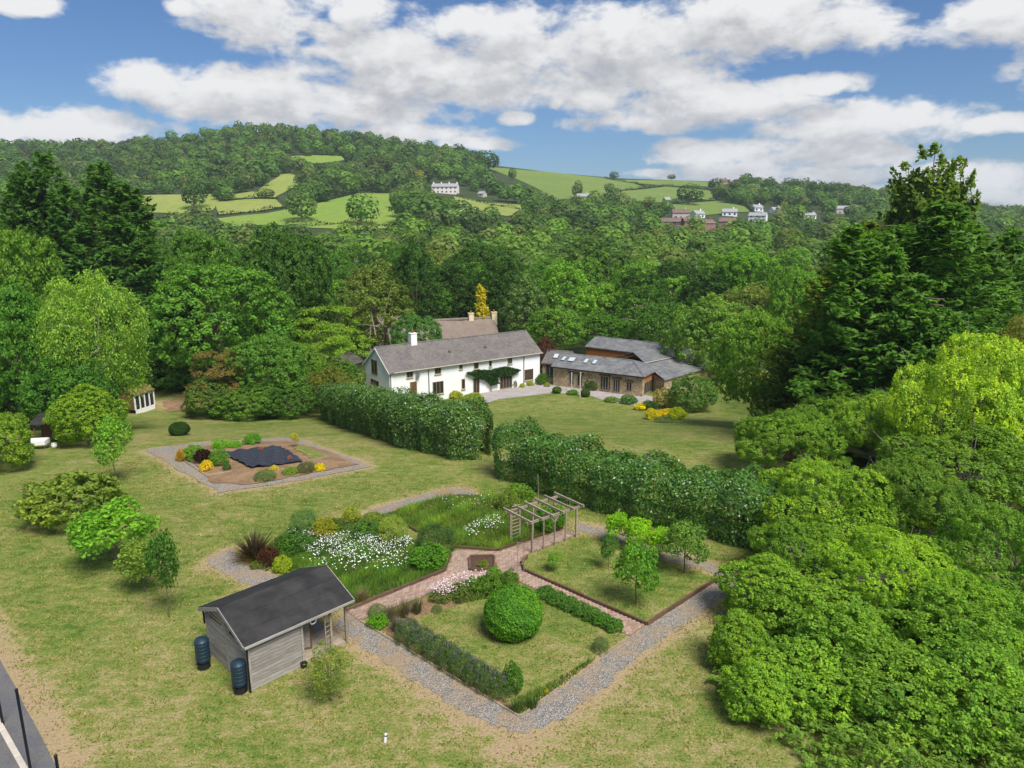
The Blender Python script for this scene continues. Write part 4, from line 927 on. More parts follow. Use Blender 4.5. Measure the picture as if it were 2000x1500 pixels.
VILL = [(1310, 447, 44, M_REDTILE, M_REDTILE, 'red brown tiled roof low at the left end of the village', -0.2), (1352, 446, 40, M_REDB, M_REDTILE, 'low red brown house second from the left of the village', 0.2),
        (1385, 450, 40, M_REDB, M_REDTILE, 'red brick house with its gable in the village row', 0.5), (1420, 446, 38, M_REDB, M_REDTILE, 'red brick house at the right end of the brick row', -0.3),
        (1330, 428, 40, M_CONC, M_REDTILE, 'cream house with brown tiled roof above the brick row', -0.1), (1368, 426, 26, M_WHITE, M_GREYTILE, 'small white house with pale roof above the brick row', 0.4),
        (1425, 422, 34, M_WHITE, M_GREYTILE, 'white house with grey roof beside the bright green field', -0.2), (1478, 434, 40, M_WHITE, M_GREYTILE, 'largest white gabled house in the middle of the village', -0.5),
        (1482, 413, 22, M_WHITE, M_GREYTILE, 'small white house directly above the largest white house', 0.2), (1520, 418, 26, M_WHITE, M_GREYTILE, 'white dormer house right of the village centre', 0.3),
        (1582, 428, 32, M_WHITE, M_GREYTILE, 'white bungalow with grey roof toward the right of the village', 0.2), (1655, 418, 50, M_CONC, M_GREYTILE, 'long grey and cream building at the right end of the village', -0.15),
        (1415, 358, 16, M_REDB, M_REDTILE, 'dark brick house on the ridge skyline beside trees', 0.2), (1475, 372, 16, M_CONC, M_GREYTILE, 'pale low building among trees below the ridge', 0.1), (1516, 372, 14, M_CONC, M_GREYTILE, 'pale shed roof among trees on the ridge', -0.2),
        (1140, 391, 30, M_CONC, M_GREYTILE, 'long low pale roof among trees below the big field', 0.0), (1305, 398, 14, M_CONC, M_GREYTILE, 'small grey roof beside the dark purple tree', 0.3)]
for (px, py, w, wa, ro2, lab, r_) in VILL:
    far_house('village_house', px, py, w * 0.82, wa, ro2, lab, r_, 6.5 if w > 20 else 5, 3.0 if w < 36 else 4.4, 2.0, 2 if w < 30 else 3, 'houses of the village across the valley')
# ------------------------------------------------------------------ foliage generators
def nrm(a): return a / np.maximum(np.linalg.norm(a, axis=-1, keepdims=True), 1e-9)
def quads_mesh(name, V, cols=None):
    """V: (n,4,3) loose quads"""
    n = len(V); m = bpy.data.meshes.new(name)
    m.vertices.add(n * 4); m.vertices.foreach_set('co', np.ascontiguousarray(V, np.float32).ravel())
    m.loops.add(n * 4); m.loops.foreach_set('vertex_index', np.arange(n * 4, dtype=np.int32))
    m.polygons.add(n); m.polygons.foreach_set('loop_start', np.arange(0, n * 4, 4, dtype=np.int32)); m.polygons.foreach_set('loop_total', np.full(n, 4, np.int32))
    m.update(calc_edges=True)
    if cols is not None:
        a = m.attributes.new('col', 'FLOAT_COLOR', 'POINT'); c = np.concatenate([cols, np.ones((n, 1))], 1); a.data.foreach_set('color', np.repeat(c, 4, 0).astype(np.float32).ravel())
    return m
def leaf_quads(P, N, L, Wd, rng, axis=None, bend=0.0):
    n = len(P); N = nrm(N)
    t = rng.normal(size=(n, 3)) if axis is None else axis + rng.normal(size=(n, 3)) * 0.25
    t = nrm(t - (t * N).sum(1, keepdims=True) * N); b = np.cross(N, t)
    s = rng.uniform(0.7, 1.3, (n, 1)); L = L * s; Wd = Wd * s
    tip = P + t * L / 2 - N * bend * L
    return np.stack([P - t * L / 2 - N * bend * L, P - b * Wd / 2 + t * L * 0.06, tip, P + b * Wd / 2 + t * L * 0.06], 1)
UPV = np.array([0, 0, 1.0])
def clump_leaves(C, O, cr, lpc, leaf, rng, flat=0.75, up=0.35, jit=0.55, asp=0.6):
    """C centres, O outward directions, leaves spread over the outer side of each clump"""
    n = len(C); cr = np.broadcast_to(np.asarray(cr, float), (n,))
    C2 = np.repeat(C, lpc, 0); O2 = np.repeat(O, lpc, 0); r = np.repeat(cr, lpc)[:, None]
    v = nrm(rng.normal(size=(n * lpc, 3))); d = (v * O2).sum(1, keepdims=True)
    v = np.where(d < -0.25, v - 1.6 * d * O2, v); v = nrm(v)
    P = C2 + v * r * (0.45 + 0.6 * rng.random((n * lpc, 1))) * np.array([1, 1, flat])
    N = 0.5 * v + 0.4 * O2 + up * UPV + jit * rng.normal(size=v.shape)
    return leaf_quads(P, N, leaf, leaf * asp, rng)
def fib(n, rng, zmin=-1.0):
    i = np.arange(n) + 0.5; z = 1 - (1 - zmin) * i / n; ph = i * 2.399963 + rng.uniform(0, 6); r = np.sqrt(np.maximum(0, 1 - z * z))
    d = np.stack([r * np.cos(ph), r * np.sin(ph), z], 1); return nrm(d + rng.normal(size=d.shape) * 0.12)
def limbs(mb, H, zc, C, rng, r0, n=9, x0=0.0, bare=0.12):
    top = zc * 1.05; k = 5
    pts = [Vector((x0 + rng.normal() * 0.02 * H * (i / k), rng.normal() * 0.02 * H * (i / k), top * i / k)) for i in range(k + 1)]
    pts[0] = Vector((0, 0, -0.3))
    mb.tube(pts, [r0 * (1.25 if i == 0 else 1 - 0.72 * i / k) for i in range(k + 1)], 7)
    for j in rng.permutation(len(C))[:n]:
        f = rng.uniform(0.35, 0.95); i = min(int(f * k), k - 1); s = pts[i].lerp(pts[i + 1], f * k - i); e = Vector(C[j])
        m = s.lerp(e, 0.5) + Vector((0, 0, 0.06 * H * rng.uniform(-0.3, 1)))
        mb.tube([s, m, e], [r0 * 0.38, r0 * 0.24, r0 * 0.08], 5)
        if n > 40 and rng.random() < 0.5: mb.tube([e, e + (e - m) * 0.35 + Vector((0, 0, 0.25))], [r0 * 0.1, r0 * 0.04], 4)
def lobe_clumps(rng, R, kz, zc, nc, lobes, lr, push, zmin, cr):
    """clump centres on the outer side of swelling crown lobes, with outward directions"""
    d = fib(lobes, rng, zmin); rl = rng.uniform(lr[0], lr[1], lobes) * R
    LC_ = d * R * (push * rng.uniform(0.8, 1.12, lobes))[:, None]; LC_ = np.concatenate([LC_, [[0, 0, 0.1 * R]]]); rl = np.concatenate([rl, [0.5 * R]]); d = np.concatenate([d, [[0, 0, 1.0]]])
    C, O = [], []
    for i in range(lobes + 1):
        n = max(6, int(nc * rl[i] ** 2 / (rl ** 2).sum() * 1.7)); v = fib(n, rng, -1.0); v = v[(v @ d[i]) > -0.35]
        c = LC_[i] + v * (rl[i] * rng.uniform(0.8, 1.08, len(v)))[:, None]
        ok_ = np.ones(len(c), bool)
        for j in range(lobes + 1):
            if j != i: ok_ &= np.linalg.norm(c - LC_[j], axis=1) > rl[j] * 0.8
        ok_ &= (c[:, 2] * kz + zc) > cr * 0.25
        C.append(c[ok_]); O.append(v[ok_])
    return np.concatenate(C) * np.array([1, 1, kz]) + np.array([0, 0, zc]), nrm(np.concatenate(O) * np.array([1, 1, 1 / max(kz, 0.5)]))
def tree_round(seed, H=12, R=5, nc=170, lpc=60, leaf=0.4, cr=1.15, zlow=0.2, lobes=14, asp=0.6, up=0.35, zmin=-0.5, flat=0.75, lr=(0.34, 0.52), r0=0.28, nl=10, jit=0.55, push=0.66):
    rng = np.random.default_rng(seed); zc = H * (zlow + (1 - zlow) * 0.48); kz = H * (1 - zlow) / 2 / R
    C, O = lobe_clumps(rng, R, kz, zc, nc, lobes, lr, push, zmin, cr)
    q = clump_leaves(C, O, cr * rng.uniform(0.7, 1.25, len(C)), lpc, leaf, rng, flat, up, jit, asp); q[:, :, 2] = np.maximum(q[:, :, 2], 0.05)
    mb = MB(); limbs(mb, H, zc, C, rng, r0, nl)
    return mb.mesh('trunk'), quads_mesh('crown', q), 2 * R * 1.04, H
def tree_conifer(seed, H=24, R=6, ns=1000, lps=26, leaf=0.55, leaders=3, power=0.75, low=0.02, rise=0.35, sl=1.8, rough=0.18, asp=0.36):
    rng = np.random.default_rng(seed)
    th = rng.uniform(0, 2 * np.pi, ns); zf = low + (1 - low) * rng.random(ns) ** 1.25 * 0.985
    env = R * (1 - zf) ** power * np.minimum(1, 0.55 + zf * 3.0)
    bump = 1 + rough * np.sin(3 * th + zf * 17 + rng.uniform(0, 6)) + rough * 0.8 * np.sin(5 * th - zf * 31) + rng.normal(size=ns) * 0.1
    r = env * bump * np.where(rng.random(ns) < 0.25, rng.uniform(0.45, 0.85, ns), 1.0)
    lo = rng.integers(0, leaders, ns); lxy = rng.normal(size=(leaders, 2)) * R * 0.22; lh = np.concatenate([[1.0], rng.uniform(0.84, 0.97, max(leaders - 1, 0))])
    tz = zf * H * lh[lo]; sh = np.clip((zf - 0.35) / 0.5, 0, 1)
    r = r * (1 - 0.35 * sh * (leaders > 1))
    out = np.stack([np.cos(th), np.sin(th), np.zeros(ns)], 1); ax = nrm(out + UPV * (rise + zf[:, None] * 0.7) + rng.normal(size=(ns, 3)) * 0.2)
    E = np.stack([r * np.cos(th) + lxy[lo, 0] * sh, r * np.sin(th) + lxy[lo, 1] * sh, tz], 1)
    slen = sl * (0.45 + 0.75 * (1 - zf)) * rng.uniform(0.7, 1.3, ns)
    k = np.repeat(np.arange(ns), lps); u = rng.random(len(k)) ** 0.8
    w = (1.05 - u)[:, None] * slen[k][:, None] * 0.34
    P = E[k] - ax[k] * (slen[k] * (1 - u))[:, None] + rng.normal(size=(len(k), 3)) * w * np.array([1, 1, 0.35]) - UPV * (((1 - u) ** 2) * 0.1 * slen[k])[:, None]
    N = UPV * 0.75 + out[k] * 0.45 + rng.normal(size=P.shape) * 0.5
    q = leaf_quads(P, N, leaf, leaf * asp, rng, axis=ax[k] * 0.8 + np.cross(ax[k], UPV) * rng.normal(size=(len(k), 1)) * 0.6, bend=0.1)
    mb = MB()
    for j in range(leaders):
        mb.tube([(0, 0, -0.3), (lxy[j, 0] * 0.3, lxy[j, 1] * 0.3, H * 0.4), (lxy[j, 0], lxy[j, 1], H * lh[j] * 0.97)], [0.032 * R + 0.12, 0.03 * R, 0.02], 7)
    for j in range(26):
        i = int(rng.integers(0, ns)); mb.tube([(0, 0, E[i, 2] - 0.3 * r[i]), (E[i, 0] * 0.6, E[i, 1] * 0.6, E[i, 2] - 0.12 * r[i])], [0.05, 0.02], 4)
    return mb.mesh('trunk'), quads_mesh('crown', q), 2 * R, H
def tree_weep(seed, H=15, R=4.5, ns=420, lps=70, leaf=0.24, lobes=16):
    rng = np.random.default_rng(seed); C, d = lobe_clumps(rng, R, H * 0.43 / R, H * 0.56, ns * 1.25, lobes, (0.26, 0.42), 0.68, -0.6, 0.5); ns = len(C)
    k = np.repeat(np.arange(ns), lps); u = rng.random(len(k)); ln = rng.uniform(0.7, 1.8, ns)[k]
    P = C[k] + rng.normal(size=(len(k), 3)) * np.array([0.3, 0.3, 0.16]) * (0.5 + 0.7 * u[:, None]) - UPV * (u * ln)[:, None] + d[k] * (0.35 * np.sqrt(u))[:, None]
    P[:, 2] = np.maximum(P[:, 2], 0.3)
    N = d[k] * 0.6 + rng.normal(size=P.shape) * 0.6 + UPV * 0.4
    q = leaf_quads(P, N, leaf, leaf * 0.45, rng, axis=-UPV * 0.9 + d[k] * 0.3)
    mb = MB(); limbs(mb, H, H * 0.6, C, rng, 0.2, 12); return mb.mesh('trunk'), quads_mesh('crown', q), 2 * R, H
def tree_layer(seed, H=7, R=6, nc=110, lpc=130, leaf=0.26):
    rng = np.random.default_rng(seed); th = rng.uniform(0, 2 * np.pi, nc); zf = rng.random(nc)
    r = R * np.sqrt(rng.uniform(0.15, 1, nc)) * np.sqrt(np.maximum(0.08, 1 - (np.floor(zf * 6) / 6) ** 1.6))
    C = np.stack([r * np.cos(th), r * np.sin(th), H * (0.38 + 0.58 * np.floor(zf * 6) / 6) - 0.02 * r * r], 1) + rng.normal(size=(nc, 3)) * 0.12
    O = nrm(np.stack([np.cos(th), np.sin(th), np.full(nc, 1.2)], 1))
    q = clump_leaves(C, O, 1.15 * rng.uniform(0.7, 1.3, nc), lpc, leaf, rng, 0.28, 0.8, 0.45, 0.6)
    mb = MB(); limbs(mb, H, H * 0.6, C, rng, 0.25, 14); return mb.mesh('trunk'), quads_mesh('crown', q), 2 * R, H
def tree_sapling(seed, H=3, R=0.8, nc=34, lpc=34, leaf=0.13, stem=0.35, r0=0.035, cr=0.32, shape=1.0, asp=0.55):
    rng = np.random.default_rng(seed); hz = H * (1 - stem) / 2
    C, d = lobe_clumps(rng, R, hz / R, H * stem + hz, nc * 1.3, 8, (0.24, 0.46), 0.7, -0.85, cr * 0.2); nc = len(C)
    zz_ = (C[:, 2:] - H * stem - hz) / hz; C[:, :2] *= (1 - shape * 0.25 * zz_)
    q = clump_leaves(C, d, cr * rng.uniform(0.6, 1.3, nc), lpc, leaf, rng, 0.8, 0.3, 0.7, asp)
    mb = MB(); limbs(mb, H, H * 0.72, C, rng, r0, 12); return mb.mesh('trunk'), quads_mesh('crown', q), 2.1 * R, H
def shrub_dome(seed, R=1.0, H=1.2, nc=60, lpc=60, leaf=0.12, cr=0.26, amp=0.12, asp=0.6, jit=0.5, up=0.3):
    """a bush leafy to the ground"""
    rng = np.random.default_rng(seed); d = fib(nc, rng, -0.25); lob = nrm(rng.normal(size=(7, 3)) + np.array([0, 0, 0.5]))
    m = (1 - amp) + amp * 1.3 * np.exp(-5 * (1 - d @ lob.T)).max(1); f = np.where(rng.random(nc) < 0.2, rng.uniform(0.5, 0.85, nc), rng.uniform(0.92, 1, nc))
    C = np.stack([d[:, 0] * R, d[:, 1] * R, 0.38 * H + d[:, 2] * np.where(d[:, 2] > 0, 0.62, 1.3) * H], 1) * 1.0
    C[:, :2] *= (m * f)[:, None] * (1 - 0.6 * cr / R); C[:, 2] = np.maximum(0.38 * H + (C[:, 2] - 0.38 * H) * m * f * (1 - 0.6 * cr / H), cr * 0.3)
    q = clump_leaves(C, d, cr * rng.uniform(0.75, 1.25, nc), lpc, leaf, rng, 0.8, up, jit, asp); q[:, :, 2] = np.maximum(q[:, :, 2], -0.02)
    mb = MB()
    for j in range(7):
        e = C[int(rng.integers(0, nc))] * 0.85; mb.tube([(rng.normal() * 0.05 * R, rng.normal() * 0.05 * R, -0.05), (e[0] * 0.4, e[1] * 0.4, e[2] * 0.55), tuple(e)], [0.03 * R + 0.006, 0.02 * R + 0.004, 0.004], 5)
    return mb.mesh('stem'), quads_mesh('foliage', q), 2 * R, H
def blades_mesh(seed, n, H, spread, w, droop=0.5, segs=3, base=0.12, tilt=(0.1, 1.1)):
    """arching strap leaves from one crown"""
    rng = np.random.default_rng(seed); th = rng.uniform(0, 2 * np.pi, n); tl = rng.uniform(tilt[0], tilt[1], n); L = H * rng.uniform(0.6, 1.1, n)
    quads = []
    o = np.stack([np.cos(th), np.sin(th), np.zeros(n)], 1); p = o * base * rng.random((n, 1)) ; side = np.stack([-np.sin(th), np.cos(th), np.zeros(n)], 1)
    for s in range(segs):
        a = tl + droop * (s / segs) ** 2; d = o * (np.sin(a) * spread)[:, None] + UPV * np.cos(a)[:, None]; q = p + d * (L / segs)[:, None]
        w0 = w * (1 - (s / segs) ** 1.6); w1 = w * (1 - ((s + 1) / segs) ** 1.6) + 0.002
        quads.append(np.stack([p - side * w0 / 2, p + side * w0 / 2, q + side * w1 / 2, q - side * w1 / 2], 1)); p = q
    Q_ = np.concatenate(quads); Q_[:, :, 2] = np.maximum(Q_[:, :, 2], 0); return quads_mesh('foliage', Q_)
HAZE = 0.00012
GAIN = (1.82, 2.04, 0.95)
def plant(name, proto, loc, sxy, sz, col, label, cat, group=None, rz=0.0, bark=None, part='crown', stem='trunk'):
    """a thing with its own trunk and crown objects (meshes shared between copies)"""
    tm_, cm, w, h = proto
    g_ = GAIN if col[0] < 0.245 else (1.5, 1.65, 1.0)
    col = (col[0] * g_[0], col[1] * g_[1], col[2] * g_[2]); t = thing(name, label, cat, loc, rz, group)
    if tm_ is not None:
        if not tm_.materials: tm_.materials.append(bark or M_BARK)
        o = add_obj(stem, tm_, None, t); o.scale = (sxy, sxy, sz)
        if bark is not None: o.material_slots[0].link = 'OBJECT'; o.material_slots[0].material = bark
    if not cm.materials: cm.materials.append(M_LEAF)
    c = add_obj(part, cm, None, t); c.scale = (sxy, sxy, sz); c.color = (col[0], col[1], col[2], 1)
    return t
def tree_at(name, proto, px, pytop, wpx, y, col, label, cat='tree', group=None, rz=None, bark=None, part='crown', stem='trunk'):
    pm = pytop + wpx * 0.5; a_, b_, _ = ray(px, pm); x = a_ / b_ * y; z0 = terr1(x, y)
    h = max(zat(pytop, y) - z0, 0.5); w = wpx / FPX * (y * math.cos(PITCH) + (CAM_H - z0 - h * 0.6) * math.sin(PITCH))
    return plant(name, proto, (x, y, z0), w / proto[2], h / proto[3], col, label, cat, group, rz if rz is not None else (px * 0.37) % 6.28, bark, part, stem)
def bush_px(name, proto, px, pybase, wpx, hpx, col, label, cat='shrub', group=None, rz=None, part='foliage', stem='stem'):
    """stands where its foot meets the ground in the picture"""
    p = G(px, pybase); d = p.y * math.cos(PITCH) + (CAM_H - p.z) * math.sin(PITCH); w = wpx / FPX * d; p = p + Vector((0, w * 0.30, 0)); p.z = terr1(p.x, p.y)
    top = zat(pybase - hpx, p.y) - p.z
    # the visible height includes part of the top surface, so shorten by its foreshortened depth
    h = max(0.15, hpx / FPX * d * 1.02 - 0.12 * w)
    return plant(name, proto, p, w / proto[2], h / proto[3], col, label, cat, group, rz if rz is not None else (px * 0.61) % 6.28, None, part, stem)
def stalk_px(name, proto, px, pybase, pytop, wpx, col, label, cat='tree', group=None, bark=None):
    p = G(px, pybase); h = zat(pytop, p.y) - p.z; d = p.y * math.cos(PITCH) + (CAM_H - p.z - h / 2) * math.sin(PITCH)
    return plant(name, proto, p, wpx / FPX * d / proto[2], h / proto[3], col, label, cat, group, (px * 0.53) % 6.28, bark)

# colours (linear base colours of the leaves)
DK = (0.030, 0.062, 0.020); MD = (0.055, 0.112, 0.026); LT = (0.100, 0.180, 0.036); YG = (0.165, 0.225, 0.035); CF = (0.048, 0.1, 0.03); OL = (0.095, 0.115, 0.040); GB = (0.085, 0.125, 0.070)
PAL = [DK, MD, MD, LT, OL, MD, DK, (0.07, 0.14, 0.03), (0.045, 0.09, 0.03)]

# --- prototypes
FOREST = [tree_round(11, 13, 5.2, 210, 48, 0.46, 0.95), tree_round(12, 14, 5.0, 210, 46, 0.46, 0.95, 0.12, 18), tree_round(13, 12, 5.8, 220, 46, 0.46, 1.0, 0.15, 13), tree_round(14, 15, 4.6, 210, 48, 0.44, 0.9, 0.1, 16)]
OAK = [tree_round(21, 14, 7, 900, 42, 0.34, 0.6, 0.06, 26, lr=(0.24, 0.4), up=0.5, jit=0.45), tree_round(22, 13, 6.5, 860, 42, 0.34, 0.6, 0.06, 22, lr=(0.26, 0.42), up=0.5, jit=0.45)]
ASH = [tree_round(31, 7, 4.6, 1500, 44, 0.14, 0.25, 0.06, 15, 0.55, 0.42, -0.45, 1.1, (0.26, 0.4), 0.14, 60, 0.42, 0.73), tree_round(32, 7, 4.6, 1600, 44, 0.14, 0.24, 0.06, 19, 0.55, 0.42, -0.4, 1.1, (0.22, 0.38), 0.14, 60, 0.42, 0.74), tree_round(33, 6.5, 4.2, 1400, 44, 0.14, 0.25, 0.06, 13, 0.55, 0.42, -0.45, 1.1, (0.26, 0.42), 0.13, 52, 0.42, 0.73)]
CONI = [tree_conifer(41, 24, 6, 1200, 30, 0.55, 4, 0.5), tree_conifer(42, 22, 6.5, 1300, 30, 0.55, 5, 0.5), tree_conifer(43, 12, 4, 900, 28, 0.4, 3, 0.5)]
GOLDC = tree_conifer(44, 8, 1.6, 420, 22, 0.3, 2, 0.75, sl=0.7, rise=0.8)
POPL = tree_conifer(45, 22, 3.0, 900, 34, 0.42, 5, 0.22, 0.05, 1.6, 1.9, 0.22, 0.55)
WEEP = [tree_weep(51), tree_weep(52, 12, 4.2, 420, 64, 0.24)]
LAYER = tree_layer(61)
SHR = [tree_round(71, 1.2, 1.0, 240, 26, 0.11, 0.14, -0.12, 13, lr=(0.26, 0.46), r0=0.03, push=0.68), tree_round(72, 1.1, 1.0, 260, 24, 0.1, 0.13, -0.12, 18, lr=(0.2, 0.4), r0=0.03, push=0.72, jit=0.6), tree_round(73, 1.6, 1.0, 280, 24, 0.1, 0.13, -0.12, 20, lr=(0.2, 0.38), r0=0.03, push=0.74, jit=0.7)]
def clipped_ball(seed, R=1.0, H=1.85, n=22000, leaf=0.075):
    rng = np.random.default_rng(seed); d = fib(n, rng, -0.86); th = np.arctan2(d[:, 1], d[:, 0])
    m = 1 + 0.025 * np.sin(3 * th + 4 * d[:, 2]) + 0.02 * np.sin(7 * th - 5 * d[:, 2] + 1) + 0.025 * np.sin(13 * d[:, 2] + 5 * th) + rng.normal(size=n) * 0.025 - 0.12 * rng.random(n) ** 4
    P = d * np.array([R, R, H * 0.53]) * m[:, None] + np.array([0, 0, H * 0.47]); P[:, 2] = np.maximum(P[:, 2], 0.01)
    mb = MB().tube([(0, 0, -0.05), (0.02, 0, H * 0.5)], [0.07, 0.03], 6)
    return mb.mesh('stem'), quads_mesh('foliage', leaf_quads(P, d + UPV * 0.35 + rng.normal(size=d.shape) * 0.5, leaf, leaf * 0.6, rng)), 2 * R, H
BALL = clipped_ball(74)
BIGS = [tree_round(75, 4.0, 2.5, 520, 44, 0.14, 0.26, -0.08, 18, lr=(0.26, 0.42), r0=0.08, up=0.5, jit=0.45), tree_round(76, 4.5, 2.5, 560, 44, 0.14, 0.25, -0.08, 24, lr=(0.22, 0.36), r0=0.08, jit=0.5, up=0.5), tree_round(77, 3.4, 2.5, 520, 44, 0.14, 0.25, -0.1, 20, lr=(0.24, 0.4), r0=0.08, up=0.6, jit=0.45)]
FINE = shrub_dome(78, 1.0, 1.0, 70, 110, 0.055, 0.24, 0.1, 0.5, 0.6)
SAP = [tree_sapling(81, 3, 0.8, 46, 40, 0.14), tree_sapling(82, 3.2, 0.9, 60, 44, 0.15, 0.22), tree_sapling(83, 2.6, 1.05, 62, 40, 0.14, 0.34, 0.04)]
WISP = tree_sapling(86, 2.4, 0.6, 60, 34, 0.09, 0.02, 0.02, 0.22, -0.9, 0.35)
LOWD = [shrub_dome(84, 1.0, 1.0, 46, 36, 0.16, 0.3, 0.15), shrub_dome(85, 1.0, 1.0, 46, 36, 0.16, 0.3, 0.25)]

# ------------------------------------------------------------------ hedges
def hedge(name, front, H, Wd, seed, col, label, leaf=0.2, dens=270, loc_amp=0.5):
    P = gp(front); rng = np.random.default_rng(seed); quads = []; stems = MB()
    segl = [(P[i + 1] - P[i]).length for i in range(len(P) - 1)]; tot = sum(segl)
    n = int(tot * (2 * H + Wd) * dens)
    s = rng.random(n) * (tot + Wd * 0.9) - Wd * 0.45; cum = np.concatenate([[0], np.cumsum(segl)]); sc = np.clip(s, 0, tot - 1e-4)
    i = np.clip(np.searchsorted(cum, sc, side='right') - 1, 0, len(P) - 2); PA = np.array([tuple(p) for p in P]); f = (sc - cum[i]) / np.array(segl)[i]
    base = PA[i] + (PA[i + 1] - PA[i]) * f[:, None]; tan = nrm(PA[i + 1] - PA[i]); tan[:, 2] = 0; tan = nrm(tan); back = np.stack([-tan[:, 1], tan[:, 0], np.zeros(n)], 1)
    back = np.where((back[:, 1:2] < 0), -back, back)
    over = s - sc                                                   # rounded ends
    th = rng.uniform(-0.22, 1.22, n) * np.pi                       # round the section
    bul = 1 + loc_amp * (0.5 * np.sin(s * 1.15 + seed) + 0.35 * np.sin(s * 2.3 + 1.7 * seed) + 0.3 * np.sin(s * 4.1 + th * 2)) * 0.5 + rng.normal(size=n) * 0.045
    endk = np.sqrt(np.maximum(0.05, 1 - (over / (Wd * 0.5)) ** 2))
    cs, sn = np.cos(th), np.sin(th); e = 0.55
    off = np.sign(cs) * np.abs(cs) ** e * Wd / 2 * bul * endk; zz = np.sign(sn) * np.abs(sn) ** e
    z = np.where(sn > 0, H * 0.45 + zz * H * 0.55 * bul * (0.55 + 0.45 * endk), H * 0.45 * rng.random(n))
    low = sn <= 0; off = np.where(low, off * (0.8 + 0.2 * z / H), off)
    depth_in = rng.random(n) ** 3 * 0.35
    pos = base + back * (Wd / 2 + off * (1 - depth_in))[:, None] + tan * over[:, None]
    gz = terr(pos[:, 0], pos[:, 1]); pos[:, 2] = gz + np.maximum(z * (1 - depth_in * 0.5), 0.08)
    N = back * cs[:, None] + UPV * (np.maximum(sn, 0) + 0.25)[:, None] + tan * (over / Wd)[:, None] + rng.normal(size=(n, 3)) * 0.5
    q = leaf_quads(pos, N, leaf, leaf * 0.55, rng)
    t = thing(name, label, 'hedge', P[0]); o3 = np.array(tuple(P[0]))
    m = quads_mesh('foliage', q - o3); m.materials.append(M_LAUREL); o = add_obj('foliage', m, None, t); o.color = (col[0] * GAIN[0] * 1.12, col[1] * GAIN[1] * 1.1, col[2] * GAIN[2] * 1.1, 1)
    for k in range(int(tot / 0.8)):
        j = int(rng.integers(0, n)); c = base[j] + back[j] * Wd * 0.5; c[2] = terr1(c[0], c[1])
        if k % 2 == 0: add_obj('stem', MB().tube([(0, 0, -0.1), (rng.normal() * 0.3, rng.normal() * 0.3, H * 0.75)], [0.06, 0.02], 5), M_BARK, t, tuple(c - o3))
    return t
hedge('laurel_hedge', [(622, 818), (690, 846), (760, 872), (820, 887), (880, 899)], 3.75, 3.9, 5, (0.05, 0.092, 0.034), 'tall clipped laurel hedge in front of the white farmhouse', 0.19)
hedge('laurel_hedge', [(974, 938), (1060, 972), (1180, 1012), (1300, 1042), (1420, 1068), (1540, 1092)], 3.4, 3.2, 8, (0.046, 0.098, 0.028), 'long clipped laurel hedge between the orchard plot and the house lawn', 0.165)

# ------------------------------------------------------------------ big trees, left side
TREES_L = [
    ('cypress_tree', CONI[0], 205, 303, 300, 101, CF, 'tallest dark cypress with ragged top at the left'), ('cypress_tree', CONI[1], 40, 288, 260, 101, CF, 'dark cypress cut by the left edge of the picture'),
    ('cypress_tree', CONI[2], 345, 535, 170, 98, (0.062, 0.122, 0.036), 'lower dark cypress skirting the bare soil beside the summerhouse'), ('cypress_tree', CONI[1], 120, 345, 200, 106, CF, 'dark cypress between the two tallest at the left'),
    ('birch_tree', WEEP[0], 170, 508, 185, 63, (0.145, 0.215, 0.06), 'pale green weeping birch in front of the dark cypresses'),
    ('leafy_tree', OAK[0], 20, 405, 190, 76, (0.085, 0.145, 0.032), 'yellowish green tree at the left edge before the cypresses'), ('leafy_tree', OAK[1], 22, 535, 180, 64, (0.06, 0.135, 0.034), 'mid green tree below the yellowish one at the left edge'),
    ('leafy_tree', OAK[0], 425, 488, 270, 95, (0.075, 0.15, 0.036), 'broad rounded light green tree right of the cypresses'), ('leafy_tree', OAK[1], 560, 428, 190, 112, (0.045, 0.088, 0.026), 'dark rounded tree behind the broad light green one'),
    ('leafy_tree', OAK[0], 390, 425, 160, 118, (0.06, 0.12, 0.03), 'tree top showing above the broad light green tree'), ('maple_tree', LAYER, 428, 672, 130, 82, (0.115, 0.085, 0.045), 'small tree with coppery red crown beside the cypress skirt'),
    ('leafy_tree', OAK[1], 530, 640, 150, 83, (0.075, 0.145, 0.04), 'fresh green tree left of the farmhouse gable'), ('leafy_tree', BIGS[1], 660, 695, 110, 88, (0.075, 0.125, 0.034), 'leafy shrub tree close to the farmhouse gable'),
    ('maple_tree', LAYER, 642, 585, 165, 108, (0.115, 0.175, 0.03), 'spreading yellow green layered maple behind the farmhouse'), ('leafy_tree', FOREST[1], 742, 553, 130, 118, (0.09, 0.115, 0.04), 'olive green tree with pale trunks behind the cottage gable'),
    ('leafy_tree', FOREST[2], 655, 560, 120, 124, (0.085, 0.12, 0.045), 'dull olive tree behind the layered maple'), ('leafy_tree', OAK[1], 815, 606, 110, 103, (0.06, 0.125, 0.05), 'bluish green tree between farmhouse chimney and thatched roof'),
    ('golden_conifer', GOLDC, 941, 550, 66, 121.5, (0.46, 0.37, 0.035), 'bright golden conifer beside the cottage chimney'), ('leafy_tree', FOREST[3], 1026, 545, 90, 119, GB, 'grey green tree right of the golden conifer'),
    ('leafy_tree', FOREST[0], 1085, 598, 110, 114, (0.085, 0.15, 0.04), 'bright green tree above the link building'), ('leafy_tree', FOREST[2], 1170, 610, 120, 124, MD, 'mid green tree behind the orange clad barn'),
    ('purple_shrub', BIGS[0], 1065, 655, 44, 107, (0.075, 0.03, 0.04), 'dark purple leaved shrub behind the link roof'),
]
for (nm, pr, px, pt, w, y, c, lab) in TREES_L:
    tree_at(nm, pr, px, pt, w, y, c, lab, bark=M_PALEBARK if ('birch' in nm or 'pale trunks' in lab) else None)
